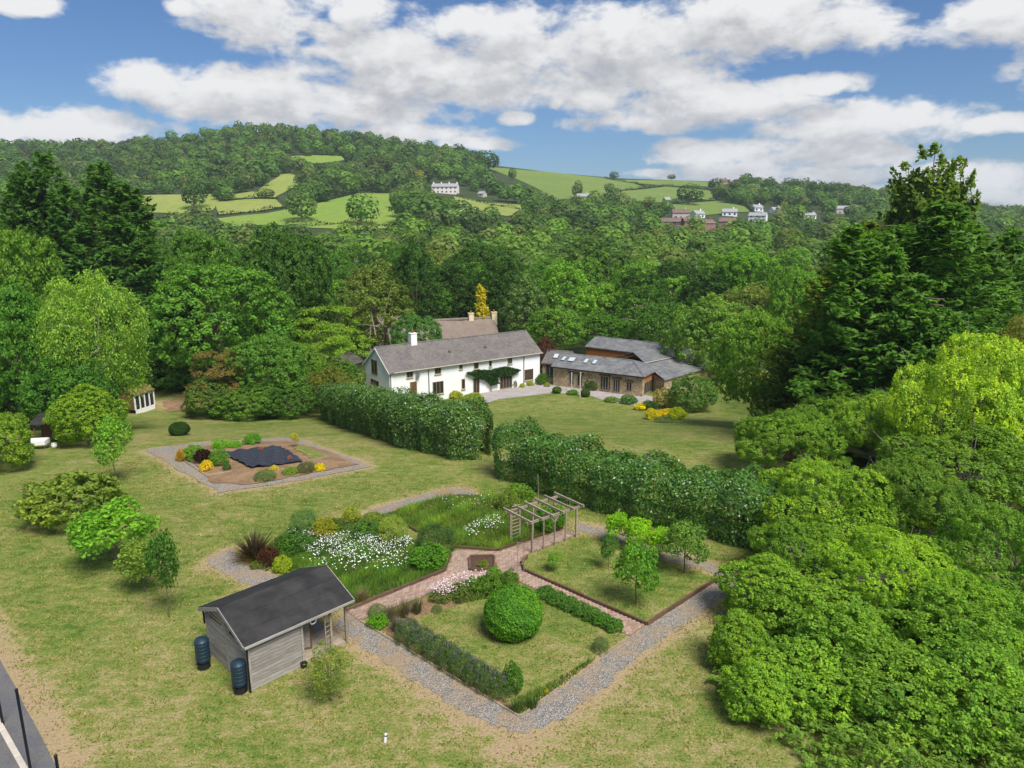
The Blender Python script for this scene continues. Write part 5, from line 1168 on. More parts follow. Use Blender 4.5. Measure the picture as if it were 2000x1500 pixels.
p = aty(742, 640, 117.0); z0 = terr1(p.x, p.y)
mt = thing('bare_trunks', 'cluster of pale bare trunks beside the cottage gable', 'tree trunk', (p.x, p.y - 1.5, z0))
for k, (a_, b_) in enumerate(((-1.6, -0.5), (0.1, 0.7), (0.6, 1.7), (-0.3, -1.0))): add_obj('trunk', MB().tube([(a_ * 0.6, 0, -0.2), (a_, 0.2, 3), (b_ + a_ * 0.3, 0.3, 8)], [0.2, 0.16, 0.07], 6), M_PALEBARK, mt)
# shrubs left
for (nm, pr, px, pt, w, y, c, lab) in [
    ('leafy_shrub', BIGS[0], 140, 690, 180, 59, (0.045, 0.105, 0.026), 'dark glossy shrub below the weeping birch'), ('leafy_shrub', BIGS[1], 168, 750, 150, 54, (0.125, 0.185, 0.03), 'yellow green shrub in front of the summerhouse'),
    ('leafy_shrub', BIGS[2], -12, 792, 150, 47, (0.11, 0.165, 0.03), 'rounded yellow green shrub at the left edge of the lawn'), ('leafy_shrub', BIGS[2], 490, 752, 140, 79, (0.075, 0.13, 0.035), 'low green shrub along the top edge of the lawn'),
    ('leafy_shrub', BIGS[0], 560, 742, 120, 80, (0.055, 0.105, 0.03), 'darker shrub by the left end of the farmhouse hedge'), ('leafy_shrub', BIGS[1], 410, 735, 110, 80, (0.075, 0.11, 0.04), 'wispy shrub below the coppery red crown'),
    ('leafy_shrub', BIGS[1], 600, 668, 90, 96, (0.09, 0.15, 0.035), 'light shrub left of the farmhouse drive'), ('leafy_shrub', BIGS[0], 45, 700, 130, 66, (0.03, 0.065, 0.022), 'deep green shrub behind the dark roofed store'), ('leafy_shrub', BIGS[2], 640, 712, 90, 84, (0.105, 0.11, 0.035), 'yellow and russet shrub beside the farmhouse gable')]:
    tree_at(nm, pr, px, pt, w, y, c, lab, 'shrub', part='foliage', stem='stem')

# ------------------------------------------------------------------ big trees, right side
TREES_R = [
    ('cypress_tree', CONI[0], 1790, 385, 430, 58, (0.062, 0.122, 0.036), 'biggest dark cypress of the right hand clump'), ('cypress_tree', CONI[1], 1655, 425, 330, 60, (0.085, 0.105, 0.025), 'golden tinged cypress on the left of the right hand clump'),
    ('cypress_tree', CONI[1], 1730, 430, 380, 54, (0.07, 0.135, 0.038), 'dark cypress in front of the golden tinged one'), ('cypress_tree', CONI[0], 1890, 390, 320, 64, (0.062, 0.122, 0.036), 'dark cypress below the poplar at the right'),
    ('cypress_tree', CONI[2], 1560, 660, 150, 57, (0.06, 0.09, 0.026), 'lower olive cypress at the left foot of the right hand clump'), ('cypress_tree', CONI[2], 1830, 560, 260, 50, (0.064, 0.126, 0.037), 'dark spreading cypress above the lime green tree'),
    ('poplar_tree', POPL, 1818, 270, 165, 74, (0.1, 0.14, 0.045), 'tall poplar with feathery top against the sky'), ('poplar_tree', POPL, 1884, 296, 110, 75, (0.098, 0.135, 0.044), 'narrower poplar spire right of the tallest one'), ('poplar_tree', POPL, 1776, 345, 110, 76, (0.098, 0.14, 0.045), 'shorter poplar spire left of the tallest one'),
    ('willow_tree', OAK[1], 1478, 590, 165, 70, (0.105, 0.175, 0.04), 'pale green upright willow beside the barn lawn'), ('leafy_tree', OAK[0], 1985, 480, 210, 72, (0.055, 0.11, 0.03), 'tree at the right edge behind the cypresses'),
    ('larch_tree', WEEP[1], 1985, 600, 130, 55, (0.13, 0.13, 0.05), 'brownish drooping conifer at the right edge'),
    ('lime_tree', ASH[0], 1880, 668, 290, 42, (0.19, 0.27, 0.045), 'bright lime green tree at the right edge'), ('lime_tree', ASH[2], 1715, 770, 190, 45, (0.13, 0.21, 0.042), 'lime green tree just left of the brightest one'),
    ('leafy_tree', ASH[1], 1545, 808, 240, 46, (0.085, 0.155, 0.032), 'spreading green tree at the right end of the long hedge'), ('leafy_tree', ASH[2], 1640, 770, 200, 50, (0.075, 0.14, 0.032), 'green tree beneath the cypresses above the hedge end'),
    ('ash_tree', ASH[0], 1620, 912, 300, 34.5, (0.12, 0.2, 0.034), 'ash tree overhanging the right end of the long hedge'), ('ash_tree', ASH[1], 1880, 840, 380, 37, (0.085, 0.15, 0.034), 'wide ash tree in the middle of the right hand thicket'),
    ('ash_tree', ASH[1], 1735, 1050, 290, 28, (0.135, 0.225, 0.034), 'ash tree with rounded bright crown nearest the orchard plot'), ('ash_tree', ASH[0], 1975, 1010, 330, 28, (0.08, 0.155, 0.032), 'ash tree at the right edge of the thicket'),
    ('ash_tree', ASH[2], 1775, 900, 230, 33.5, (0.075, 0.135, 0.034), 'ash tree between the two largest in the thicket'), ('ash_tree', ASH[2], 1560, 1020, 210, 31, (0.08, 0.15, 0.03), 'small ash tree by the right end of the hedge'),
    ('ash_tree', ASH[0], 1985, 780, 260, 40, (0.115, 0.185, 0.036), 'ash tree below the brownish conifer at the right edge'), ('ash_tree', ASH[2], 1880, 1130, 240, 25.5, (0.1, 0.19, 0.034), 'ash tree low in front of the right edge ash'),
]
for (nm, pr, px, pt, w, y, c, lab) in TREES_R: tree_at(nm, pr, px, pt, w, y, ((c[0] * 1.22, c[1] * 1.08, c[2] * 1.1) if nm in ('ash_tree', 'lime_tree', 'leafy_tree') else c), lab, bark=M_GREYBARK if nm in ('ash_tree', 'lime_tree') else None)
for (px, pt, w, y, c, k, lab) in [
    (1490, 1085, 200, 28, (0.095, 0.188, 0.032), 1, 'upright leafy shrub nearest the orchard corner'), (1600, 1140, 230, 26, (0.088, 0.181, 0.032), 0, 'leafy shrub right of the upright one by the orchard'), (1445, 1190, 130, 24.5, (0.095, 0.188, 0.032), 1, 'shrub jutting onto the lawn below the orchard corner'),
    (1740, 1270, 260, 22, (0.081, 0.169, 0.032), 0, 'shrub under the rounded ash crown'), (1900, 1280, 280, 21, (0.088, 0.188, 0.034), 2, 'large shrub at the lower right edge'), (1560, 1270, 220, 22.5, (0.101, 0.206, 0.034), 2, 'light green shrub at the lawn edge on the right'),
    (1480, 1290, 150, 21.8, (0.108, 0.213, 0.036), 1, 'small light shrub where the thicket meets the lawn'), (1640, 1180, 240, 24, (0.081, 0.175, 0.032), 1, 'dense shrub in the heart of the right hand thicket'), (1850, 1160, 260, 24.5, (0.074, 0.163, 0.029), 0, 'shadowed shrub below the ash at the right edge')]:
    tree_at('thicket_shrub', BIGS[k], px, pt, w, y, (c[0] * 1.3, c[1] * 1.02, c[2] * 1.2), lab, 'shrub', part='foliage', stem='stem')
# fern and nettle ground cover at the lower right (a mass)
FERN = gp([(1395, 1330), (1420, 1230), (1520, 1240), (1700, 1260), (2150, 1280), (2300, 1700), (1800, 1700), (1560, 1480), (1450, 1400)])
rng = np.random.default_rng(91); minx, maxx = min(q.x for q in FERN), max(q.x for q in FERN); miny, maxy = min(q.y for q in FERN), max(q.y for q in FERN)
xy = np.stack([rng.uniform(minx, maxx, 9000), rng.uniform(miny, maxy, 9000)], 1); xy = xy[inpoly(xy[:, 0], xy[:, 1], FERN)][:2600]
qs = []; cs_ = []
edge = polydist(xy[:, 0], xy[:, 1], FERN)
for (x, y), e in zip(xy, edge):
    n = 26; th = rng.uniform(0, 6.28); hz = (0.35 + 0.9 * min(1, e / 1.5)) * rng.uniform(0.7, 1.2) * (0.7 + 0.35 * math.sin(x * 1.3) * math.sin(y * 1.7 + 1))
    u = rng.random(n); d = np.array([math.cos(th), math.sin(th), 0]); s = np.array([-math.sin(th), math.cos(th), 0])
    P = np.array([x, y, 0]) + d * (u * 0.5)[:, None] + UPV * (hz * (0.55 + 0.6 * np.sin(u * 2.4)))[:, None] + s * (rng.uniform(-1, 1, n) * 0.22 * (1.05 - u))[:, None]
    qs.append(leaf_quads(P, UPV + rng.normal(size=(n, 3)) * 0.4, 0.16, 0.07, rng, axis=np.where(rng.random((n, 1)) < 0.5, s, -s) + d * 0.5)); cs_.append(np.tile(np.array((0.2, 0.35, 0.045)) * rng.uniform(0.7, 1.25), (n, 1)))
fm = quads_mesh('fern_cover', np.concatenate(qs), np.concatenate(cs_)); fm.materials.append(M_LEAFA)
tag(add_obj('fern_undergrowth', fm), 'light green ferns and nettles covering the ground below the thicket', 'undergrowth', None, 'stuff')

# ------------------------------------------------------------------ woodland behind the houses
def far_tree_quads(rng, n=170, R=5.0, H=12.0, leaf=1.3):
    d = fib(n, rng, -0.75); lob = nrm(rng.normal(size=(6, 3)) + np.array([0, 0, 0.6])); m = 0.72 + 0.36 * np.exp(-5 * (1 - d @ lob.T)).max(1)
    P = d * np.array([R, R, H * 0.5]) * (m * rng.uniform(0.82, 1.02, n))[:, None] + np.array([0, 0, H * 0.5]); P[:, 2] = np.maximum(P[:, 2] - 0.04 * H, 0.4)
    return leaf_quads(P, d + UPV * 0.35 + rng.normal(size=d.shape) * 0.25, leaf, leaf * 0.75, rng)
rng = np.random.default_rng(5)
OPEN = [poly for poly, _ in FIELDS] + [[(838, 386), (838, 354), (902, 354), (902, 386)], [(928, 390), (928, 376), (950, 376), (950, 390)]]
VILLAGE = [(1285, 452), (1290, 432), (1320, 415), (1420, 405), (1500, 402), (1600, 412), (1690, 405), (1690, 428), (1600, 440), (1500, 446), (1440, 462)]
pts = []
y = 128.0
while y < 880:
    sp = 9.4 + y * 0.0075; half = (y * 0.974 + 6) * 1.0
    for x in np.arange(-half - 20, half + 20, sp):
        pts.append((x + rng.uniform(-0.35, 0.35) * sp, y + rng.uniform(-0.4, 0.4) * sp))
    y += sp * 0.92
pts = np.array(pts)
near, far_ = [], []
clr = [(p.location.x, p.location.y) for p in bpy.data.objects if p.get('category') in ('house', 'cottage', 'barn', 'building')]
for (x, y) in pts:
    z = terr1(x, y); px, py = proj(x, y, z)
    if y < 150 and abs(x - 18) < 22 and y < 136: continue
    hp = 9.0 / y * FPX
    if any(bool(inpoly(px, py - hp * k_, q)) for q in OPEN for k_ in (0, 0.4, 0.8)): continue
    if (bool(inpoly(px, py, VILLAGE)) or bool(inpoly(px, py - hp * 0.5, VILLAGE))) and y > 300 and rng.random() < 0.82: continue
    if px > 955 and px < 1440 and py < 388 and y > 400 and (py < 372 or rng.random() < 0.6): continue
    if any(abs(x - a_) < 14 and -22 < (y - b_) < 12 for a_, b_ in clr if b_ > 250): continue
    (near if y < 205 else far_).append((x, y, z, px))
MARKS = [(40, 'the left edge cypress'), (200, 'the tallest left cypress'), (425, 'the broad light green tree'), (560, 'the dark rounded tree'), (640, 'the layered maple'), (740, 'the pale bare trunks'), (830, 'the left of the thatched cottage'), (940, 'the golden conifer'), (1030, 'the grey green tree'), (1090, 'the link building'), (1170, 'the stone barn'), (1245, 'the orange clad barn'), (1330, 'the slate wing'), (1400, 'the big bush by the barn'), (1480, 'the pale green willow'), (1600, 'the golden tinged cypress'), (1740, 'the dark cypresses'), (1850, 'the poplars'), (1960, 'the right edge tree')]
KN = [('dark green broadleaf tree', DK), ('mid green broadleaf tree', MD), ('light green broadleaf tree', LT), ('olive green broadleaf tree', OL)]
for i, (x, y, z, px) in enumerate(near):
    if px < -140 or px > 2140: continue
    k = int(rng.choice([0, 1, 2, 3], p=[0.3, 0.36, 0.2, 0.14])); zone = min(MARKS, key=lambda q: abs(q[0] - px))[1]; row = 'just behind ' if y < 148 else 'further back behind ' if y < 176 else 'far back behind '; zone = row + zone
    pr = FOREST[int(rng.integers(0, 4))]; c = np.array(KN[k][1]) * rng.uniform(0.85, 1.15)
    s = rng.uniform(0.86, 1.25); hs = rng.uniform(0.8, 1.18) * (0.92 if px > 1000 else 1.06)
    plant('broadleaf_tree', pr, (x, y, z), s, hs, c, KN[k][0] + ' in the wood, ' + zone, 'tree', KN[k][0] + 's ' + zone, rng.uniform(0, 6.28))
# single trees that stand out in the middle distance
for (px, pt, w, y, c, pr, lab) in [
    (1165, 470, 130, 168, (0.06, 0.1, 0.04), FOREST[3], 'tall grey green tree standing up behind the barns'), (1455, 470, 150, 150, (0.09, 0.175, 0.034), OAK[0], 'bright green domed tree right of the barns'), (1390, 575, 190, 104, (0.1, 0.16, 0.05), BIGS[0], 'pale green domed thicket behind the barn roof'),
    (1560, 510, 110, 120, (0.1, 0.18, 0.036), OAK[1], 'fresh green tree left of the golden tinged cypress'), (950, 462, 150, 172, (0.042, 0.085, 0.024), OAK[1], 'big dark tree beyond the golden conifer'), (870, 500, 130, 150, (0.05, 0.1, 0.028), OAK[0], 'deep green tree behind the thatched roof'),
    (790, 520, 110, 146, (0.06, 0.11, 0.035), OAK[1], 'green tree directly above the cottage'), (1300, 590, 130, 118, (0.055, 0.11, 0.03), FOREST[2], 'green tree behind the slate wing'), (1250, 560, 110, 132, (0.05, 0.1, 0.028), FOREST[1], 'tree behind the rear barn ridge'),
    (700, 500, 130, 150, (0.05, 0.098, 0.03), OAK[0], 'tree above the pale bare trunks')]:
    tree_at('leafy_tree', pr, px, pt, w, y, c, lab)
PALF = np.array([(0.034, 0.062, 0.026), (0.05, 0.098, 0.03), (0.042, 0.078, 0.028), (0.072, 0.13, 0.034), (0.07, 0.098, 0.04), (0.058, 0.115, 0.03)])
qs, cs_ = [], []
rng = np.random.default_rng(17)
for (x, y, z, px) in far_:
    if px < -160 or px > 2160: continue
    n = 300 if y < 330 else 210 if y < 520 else 150
    R = rng.uniform(4.2, 7.6); H = R * rng.uniform(1.6, 2.2)
    q = far_tree_quads(rng, n, R, H, 2.3 * R / math.sqrt(n) * 2.0) + np.array([x, y, z - 0.3]); qs.append(q)
    c = PALF[int(rng.integers(0, 6))] * rng.uniform(0.8, 1.3)
    if y < 340: c = c * np.array([1.25, 1.2, 1.0])
    cs_.append(np.tile(c * np.array([1.95, 1.95, 1.25]), (n, 1)))
wm_ = quads_mesh('woodland', np.concatenate(qs), np.concatenate(cs_)); wm_.materials.append(M_LEAFA)
tag(add_obj('woodland', wm_), 'dark broadleaf woodland covering the valley and the hill', 'woodland', None, 'stuff')
print('far trees', len(qs), 'near', len(near))
# field trees and hedgerows on the hillside
FART = []
for s in range(4):
    r3 = np.random.default_rng(300 + s); q = far_tree_quads(r3, 420, 5, 10, 0.95); FART.append((MB().tube([(0, 0, -0.5), (0, 0, 6)], [0.35, 0.2], 6).mesh('trunk'), quads_mesh('crown', q), 10, 10))
for i, (px, pb, pt, w, c, lab) in enumerate([
    (705, 440, 372, 76, MD, 'round tree in the bright hillside pasture'), (590, 432, 370, 74, (0.07, 0.11, 0.045), 'pale feathery tree on the field boundary'), (427, 390, 370, 30, DK, 'small dark tree at the end of the hay field'), (520, 388, 366, 46, DK, 'low dark tree group between the hay fields'),
    (380, 408, 350, 60, DK, 'dark tree left of the hay fields'), (835, 440, 365, 140, (0.055, 0.098, 0.04), 'big willow clump below the country house'), (910, 455, 400, 90, (0.17, 0.21, 0.15), 'silvery white leaved trees below the country house'), (820, 368, 330, 18, (0.22, 0.17, 0.03), 'narrow golden cypress beside the country house'),
    (745, 340, 300, 60, (0.05, 0.06, 0.03), 'dark pine rising from the wood above the pasture'), (1262, 425, 390, 46, (0.035, 0.016, 0.03), 'dark purple beech left of the village'), (1345, 400, 355, 62, DK, 'dense dark tree in the field above the village'), (1198, 351, 333, 22, DK, 'lone tree on the grassy ridge line'),
    (1312, 352, 339, 20, DK, 'clipped looking tree further right on the ridge line'), (1128, 388, 350, 26, DK, 'tree standing in the big sloping field'), (1190, 380, 355, 24, DK, 'tree at the lower corner of the big field'), (1000, 352, 326, 20, DK, 'tree at the upper left of the big field'),
    (955, 335, 290, 60, DK, 'dark trees at the end of the wooded crest'), (1395, 372, 345, 36, DK, 'dark tree at the left end of the ridge trees'), (1462, 372, 346, 34, DK, 'round tree second on the ridge by the village'), (1500, 374, 348, 38, DK, 'round tree third on the ridge by the village'), (1545, 378, 344, 46, DK, 'broad tree at the centre of the ridge trees'),
    (1590, 385, 350, 50, DK, 'darkest tree of the ridge trees'), (1625, 388, 352, 36, DK, 'airy tall tree on the ridge'), (1665, 390, 366, 40, DK, 'lower tree on the right of the ridge'), (1708, 396, 372, 44, DK, 'tree on the ridge just left of the poplars'), (690, 276, 252, 34, DK, 'knob of trees on the hill crest'),
    (1560, 425, 395, 60, DK, 'dark tree above the white bungalow'), (1440, 400, 378, 30, DK, 'tree at the top corner of the small bright field'), (1530, 408, 392, 18, (0.15, 0.17, 0.06), 'pale yellowish tree above the dormer house')]):
    p = G(px, pb); h = zat(pt, p.y) - p.z; wd = w / FPX * (p.y * 0.974 + 5)
    plant('hillside_tree', FART[i % 4], p, wd / 10, max(h, 2) / 10, c, lab, 'tree', None, i * 1.3)
def hedgerow(pts, label, h=2.2, w=2.4, seed=0, col=(0.035, 0.065, 0.022)):
    P = gp(pts); r3 = np.random.default_rng(500 + seed); qs = []
    for a_, b_ in zip(P[:-1], P[1:]):
        L = (b_ - a_).length; n = int(L * 9); s = r3.random(n); base = np.array(tuple(a_))[None] * (1 - s[:, None]) + np.array(tuple(b_))[None] * s[:, None]
        base[:, 0] += r3.normal(size=n) * w * 0.33; base[:, 1] += r3.normal(size=n) * w * 0.33; base[:, 2] = terr(base[:, 0], base[:, 1]) + r3.random(n) * h * (0.8 + 0.5 * np.sin(s * L * 0.3))
        qs.append(leaf_quads(base, UPV + r3.normal(size=(n, 3)) * 0.7, 0.9, 0.7, r3))
    o3 = np.array(tuple(P[0])); m = quads_mesh('foliage', np.concatenate(qs) - o3); m.materials.append(M_LEAF); t = thing('hedgerow', label, 'hedgerow', P[0]); o = add_obj('foliage', m, None, t); o.color = (*col, 1)
for i, (pp, lab) in enumerate([
    ([(945, 325), (1080, 336), (1200, 347), (1300, 351), (1425, 356)], 'thin dark hedgerow along the grassy skyline'), ([(1180, 349), (1240, 359), (1262, 367)], 'hedgerow slanting between the two upper fields'), ([(1200, 373), (1300, 364), (1385, 371)], 'hedgerow above the yellowish middle field'),
    ([(1395, 372), (1400, 392), (1455, 402), (1470, 414)], 'hedgerow down the right side of the small bright field'), ([(1310, 399), (1400, 392)], 'hedgerow along the top of the small bright field'), ([(425, 422), (510, 414), (620, 396), (700, 376)], 'long hedgerow across the bright hillside pasture'),
    ([(420, 393), (545, 389)], 'low hedgerow between the two hay fields'), ([(560, 304), (682, 304)], 'dark hedgerow above the small hilltop field'), ([(600, 444), (690, 436), (780, 446)], 'hedgerow at the foot of the bright pasture'), ([(885, 384), (940, 397), (1030, 412)], 'hedgerow below the country house field'),
    ([(700, 378), (775, 379), (830, 382)], 'hedgerow along the top of the bright pasture')]):
    hedgerow(pp, lab, seed=i)

# ------------------------------------------------------------------ garden plants
SG = (0.08, 0.15, 0.035)
B = bush_px
B('viburnum_bush', SHR[0], 108, 1042, 190, 118, (0.12, 0.155, 0.045), 'large rounded variegated bush on the left lawn')
B('box_topiary', BALL, 346, 851, 38, 30, (0.028, 0.055, 0.02), 'small dark clipped bush alone on the upper lawn')
stalk_px('willow_sapling', SAP[2], 229, 1108, 985, 150, (0.105, 0.205, 0.035), 'small bright green tree with drooping sides on the left lawn')
stalk_px('rose_bush', SAP[1], 283, 1156, 1050, 76, (0.12, 0.165, 0.05), 'open rose bush with pale flowers beside the young dark tree', 'shrub')
stalk_px('young_tree', SAP[0], 331, 1206, 1038, 56, (0.045, 0.1, 0.03), 'thin young dark leaved tree behind the garden shed')
stalk_px('young_tree', SAP[0], 229, 948, 815, 60, (0.115, 0.205, 0.045), 'slender pale green young tree left of the vegetable plot')
p = G(752, 1450); tg = thing('tree_guard', 'leafless thin stem in a short white plastic guard on the front lawn', 'tree guard', p); add_obj('stem', MB().tube([(0, 0, 0), (0.05, 0.02, 0.9), (0.1, 0.0, 1.7)], [0.014, 0.01, 0.006], 5), M_GREYBARK, tg); add_obj('tube', MB().tube([(0, 0, 0), (0.03, 0.02, 0.32)], 0.05, 8), M_PAINT, tg); add_obj('tie', MB().tube([(0.025, 0.02, 0.24), (0.03, 0.02, 0.28)], 0.058, 8), M_BLACK, tg)
B('broom_shrub', WISP, 640, 1386, 80, 130, (0.125, 0.15, 0.045), 'wispy yellowish shrub on the lawn in front of the shed porch', part='crown', stem='trunk')
# phormium and the daisy bed
def spiky(name, px, py, H, n, w, col, label, cat='plant', spread=1.0, droop=0.6, tilt=(0.05, 1.1), seed=1):
    p = G(px, py); p.z = terr1(p.x, p.y); m = blades_mesh(seed, n, H, spread, w, droop, 4, 0.14, tilt); m.materials.append(M_LEAF)
    t = thing(name, label, cat, p, 0); o = add_obj('foliage', m, None, t); o.color = (*col, 1); return t
ph_ = spiky('phormium', 498, 1092, 1.65, 260, 0.06, (0.085, 0.06, 0.035), 'bronze spiky phormium at the end of the gravel path', seed=2)
m = blades_mesh(3, 120, 1.15, 1.15, 0.05, 0.9, 4, 0.2, (0.7, 1.35)); m.materials.append(M_LEAF); o = add_obj('outer_leaves', m, None, ph_); o.color = (0.28, 0.19, 0.05, 1)
for a_ in [
    ('berberis_bush', SHR[1], 518, 1108, 46, 38, (0.06, 0.022, 0.022), 'dark red small bush beside the phormium'), ('euonymus_bush', SHR[1], 547, 1120, 38, 34, (0.2, 0.235, 0.03), 'lime yellow small bush behind the shed roof'), ('heather_bush', SHR[1], 500, 1112, 30, 16, (0.09, 0.11, 0.04), 'low olive bush beside the gravel end'),
    ('olearia_bush', FINE, 589, 1048, 62, 52, (0.1, 0.155, 0.085), 'rounded blue green bush at the back of the daisy bed'), ('golden_shrub', SHR[2], 630, 1056, 52, 44, (0.25, 0.23, 0.025), 'golden yellow shrub in the middle of the daisy bed'),
    ('euonymus_ball', SHR[1], 682, 1022, 36, 30, (0.25, 0.26, 0.045), 'small round yellow topped shrub at the back of the bed'), ('pittosporum_ball', FINE, 765, 1064, 62, 56, (0.19, 0.22, 0.075), 'rounded pale yellow green ball shrub in the daisy bed'),
    ('rosemary_bush', FINE, 850, 1084, 86, 58, (0.055, 0.085, 0.045), 'dark grey green rounded bush at the right end of the daisy bed'), ('leafy_bush', SHR[2], 835, 1112, 80, 46, (0.075, 0.16, 0.03), 'bright green leafy mound below the dark rounded bush'), ('leafy_bush', SHR[1], 712, 1055, 66, 36, (0.065, 0.125, 0.04), 'low green shrub between the yellow and pale ball shrubs'),
    ('leafy_bush', SHR[1], 655, 1042, 40, 30, (0.07, 0.11, 0.04), 'greyish low shrub beside the golden shrub'), ('leafy_bush', SHR[2], 570, 1085, 70, 44, (0.055, 0.115, 0.03), 'dark green leafy shrub left of the white daisies'), ('leafy_bush', SHR[1], 725, 1028, 60, 22, (0.12, 0.15, 0.04), 'low yellowish shrub behind the pale ball shrub')]:
    B(*a_)
def mass(name, poly, n, H, w, col, label, seed, jitter=0.35, lean=0.35, mat=None, hvar=(0.5, 1.15)):
    P = gp(poly); r3 = np.random.default_rng(seed); x0, x1 = min(q.x for q in P), max(q.x for q in P); y0, y1 = min(q.y for q in P), max(q.y for q in P)
    xy = np.stack([r3.uniform(x0, x1, n * 4), r3.uniform(y0, y1, n * 4)], 1); xy = xy[inpoly(xy[:, 0], xy[:, 1], P)][:n]; n = len(xy)
    z = terr(xy[:, 0], xy[:, 1]); b = np.stack([xy[:, 0], xy[:, 1], z], 1); th = r3.uniform(0, 6.28, n)
    pat = 0.75 + 0.3 * np.sin(xy[:, 0] * 1.9 + 1) * np.sin(xy[:, 1] * 1.6) + 0.2 * np.sin(xy[:, 0] * 4.3 - xy[:, 1] * 3.1)
    h = H * r3.uniform(hvar[0], hvar[1], n) * np.clip(pat, 0.4, 1.3); s = np.stack([np.cos(th), np.sin(th), np.zeros(n)], 1) * (w / 2)
    ln = np.stack([r3.normal(size=n) * lean * h, r3.normal(size=n) * lean * h, h], 1)
    q = np.stack([b - s, b + s, b + ln * 0.6 + s * 0.8, b + ln], 1)
    cc = np.array(col)[None] * np.clip(pat, 0.6, 1.35)[:, None] * np.stack([r3.uniform(1 - jitter, 1 + jitter, n), r3.uniform(1 - jitter * 0.6, 1 + jitter * 0.6, n), np.ones(n)], 1)
    m = quads_mesh(name, q, cc); m.materials.append(mat or M_LEAFA); return tag(add_obj(name, m), label, 'grass', None, 'stuff'), P
BED1 = [(545, 1075), (600, 1050), (800, 1055), (880, 1085), (870, 1114), (770, 1155), (680, 1192), (640, 1160), (570, 1120)]
mass('meadow_grass', BED1, 26000, 0.42, 0.03, (0.18, 0.34, 0.045), 'long green grass in the daisy bed', 61)
mass('meadow_grass', [(722, 1018), (760, 1003), (880, 968), (930, 968), (1012, 972), (1098, 1032), (975, 1074), (888, 1068), (815, 1040), (790, 1030)], 26000, 0.4, 0.03, (0.22, 0.37, 0.05), 'long green meadow grass left of the pergola', 62)
LAWN_PX = [(-40, 1200), (-40, 960), (280, 890), (700, 920), (980, 950), (1500, 1090), (1440, 1180), (1380, 1330), (1500, 1440), (1560, 1560), (140, 1560)]
P_ = gp(LAWN_PX); r3 = np.random.default_rng(66); n = 150000
xy = np.stack([r3.uniform(min(q.x for q in P_), max(q.x for q in P_), n), r3.uniform(min(q.y for q in P_), max(q.y for q in P_), n)], 1)
k_ = inpoly(xy[:, 0], xy[:, 1], P_)
for poly in (WV, WL, WT, WR, BP, gp(BED1), [F0 + Vector((0, 0, 0)), R0, R0 + L0 - F0, L0]): k_ &= ~inpoly(xy[:, 0], xy[:, 1], poly)
clump_ = np.sin(xy[:, 0] * 2.3 + np.sin(xy[:, 1] * 1.1) * 2) * np.sin(xy[:, 1] * 2.9 + np.sin(xy[:, 0] * 0.7) * 2); k_ &= (clump_ + r3.normal(size=n) * 0.6) > 0.05
xy = xy[k_]; n = len(xy); th = r3.uniform(0, 6.28, n); h_ = r3.uniform(0.03, 0.085, n); s_ = np.stack([np.cos(th), np.sin(th), np.zeros(n)], 1) * 0.022
b_ = np.stack([xy[:, 0], xy[:, 1], terr(xy[:, 0], xy[:, 1])], 1); ln_ = np.stack([r3.normal(size=n) * 0.05, r3.normal(size=n) * 0.05, h_], 1); pick = r3.random((n, 1)) < 0.55
cc_ = np.where(pick, np.array([[0.17, 0.25, 0.035]]), np.array([[0.38, 0.31, 0.11]])) * r3.uniform(0.7, 1.25, (n, 1))
m = quads_mesh('lawn_tufts', np.stack([b_ - s_, b_ + s_, b_ + ln_ + s_ * 0.5, b_ + ln_ - s_ * 0.3], 1), cc_); m.materials.append(M_LEAFA); tag(add_obj('grass_tufts', m), 'short tufts of green and straw coloured grass over the lawn', 'grass', None, 'stuff')
def flowers(name, poly, n, H, size, mat, label, seed, centre=None, clump=True):
    P = gp(poly); r3 = np.random.default_rng(seed); x0, x1 = min(q.x for q in P), max(q.x for q in P); y0, y1 = min(q.y for q in P), max(q.y for q in P)
    xy = np.stack([r3.uniform(x0, x1, n * 6), r3.uniform(y0, y1, n * 6)], 1); xy = xy[inpoly(xy[:, 0], xy[:, 1], P)]
    if clump: xy = xy[(np.sin(xy[:, 0] * 3.1) * np.sin(xy[:, 1] * 2.7 + 1) + r3.normal(size=len(xy)) * 0.7) > -0.2]
    xy = xy[:n]; n = len(xy); b = np.stack([xy[:, 0], xy[:, 1], terr(xy[:, 0], xy[:, 1]) + H * r3.uniform(0.7, 1.15, n)], 1)
    q = []
    for k in range(2):
        q.append(leaf_quads(b, UPV + r3.normal(size=(n, 3)) * 0.45, size, size, r3))
    m = quads_mesh(name, np.concatenate(q)); m.materials.append(mat); return tag(add_obj(name, m), label, 'flowers', None, 'stuff')
flowers('daisy_flowers', [(562, 1048), (640, 1050), (720, 1060), (800, 1062), (812, 1080), (745, 1098), (690, 1106), (600, 1090), (572, 1072)], 1150, 0.5, 0.052, M_PETAL, 'drift of white daisies in the bed behind the shed', 71)
flowers('daisy_flowers', [(600, 1090), (690, 1106), (745, 1098), (790, 1080), (830, 1110), (760, 1125), (660, 1130), (590, 1105)], 170, 0.5, 0.07, M_PETAL, 'scattered white daisies below the main drift', 72, clump=False)
flowers('daisy_flowers', [(905, 1040), (970, 1010), (985, 1030), (960, 1055), (920, 1060)], 130, 0.42, 0.06, M_PETAL, 'few white daisies in the meadow beside the pergola trellis', 73)
flowers('meadow_flowers', [(850, 985), (930, 970), (1000, 985), (960, 1010), (880, 1010)], 70, 0.42, 0.05, M_PETAL, 'sparse white flowers at the far end of the meadow', 74, clump=False)
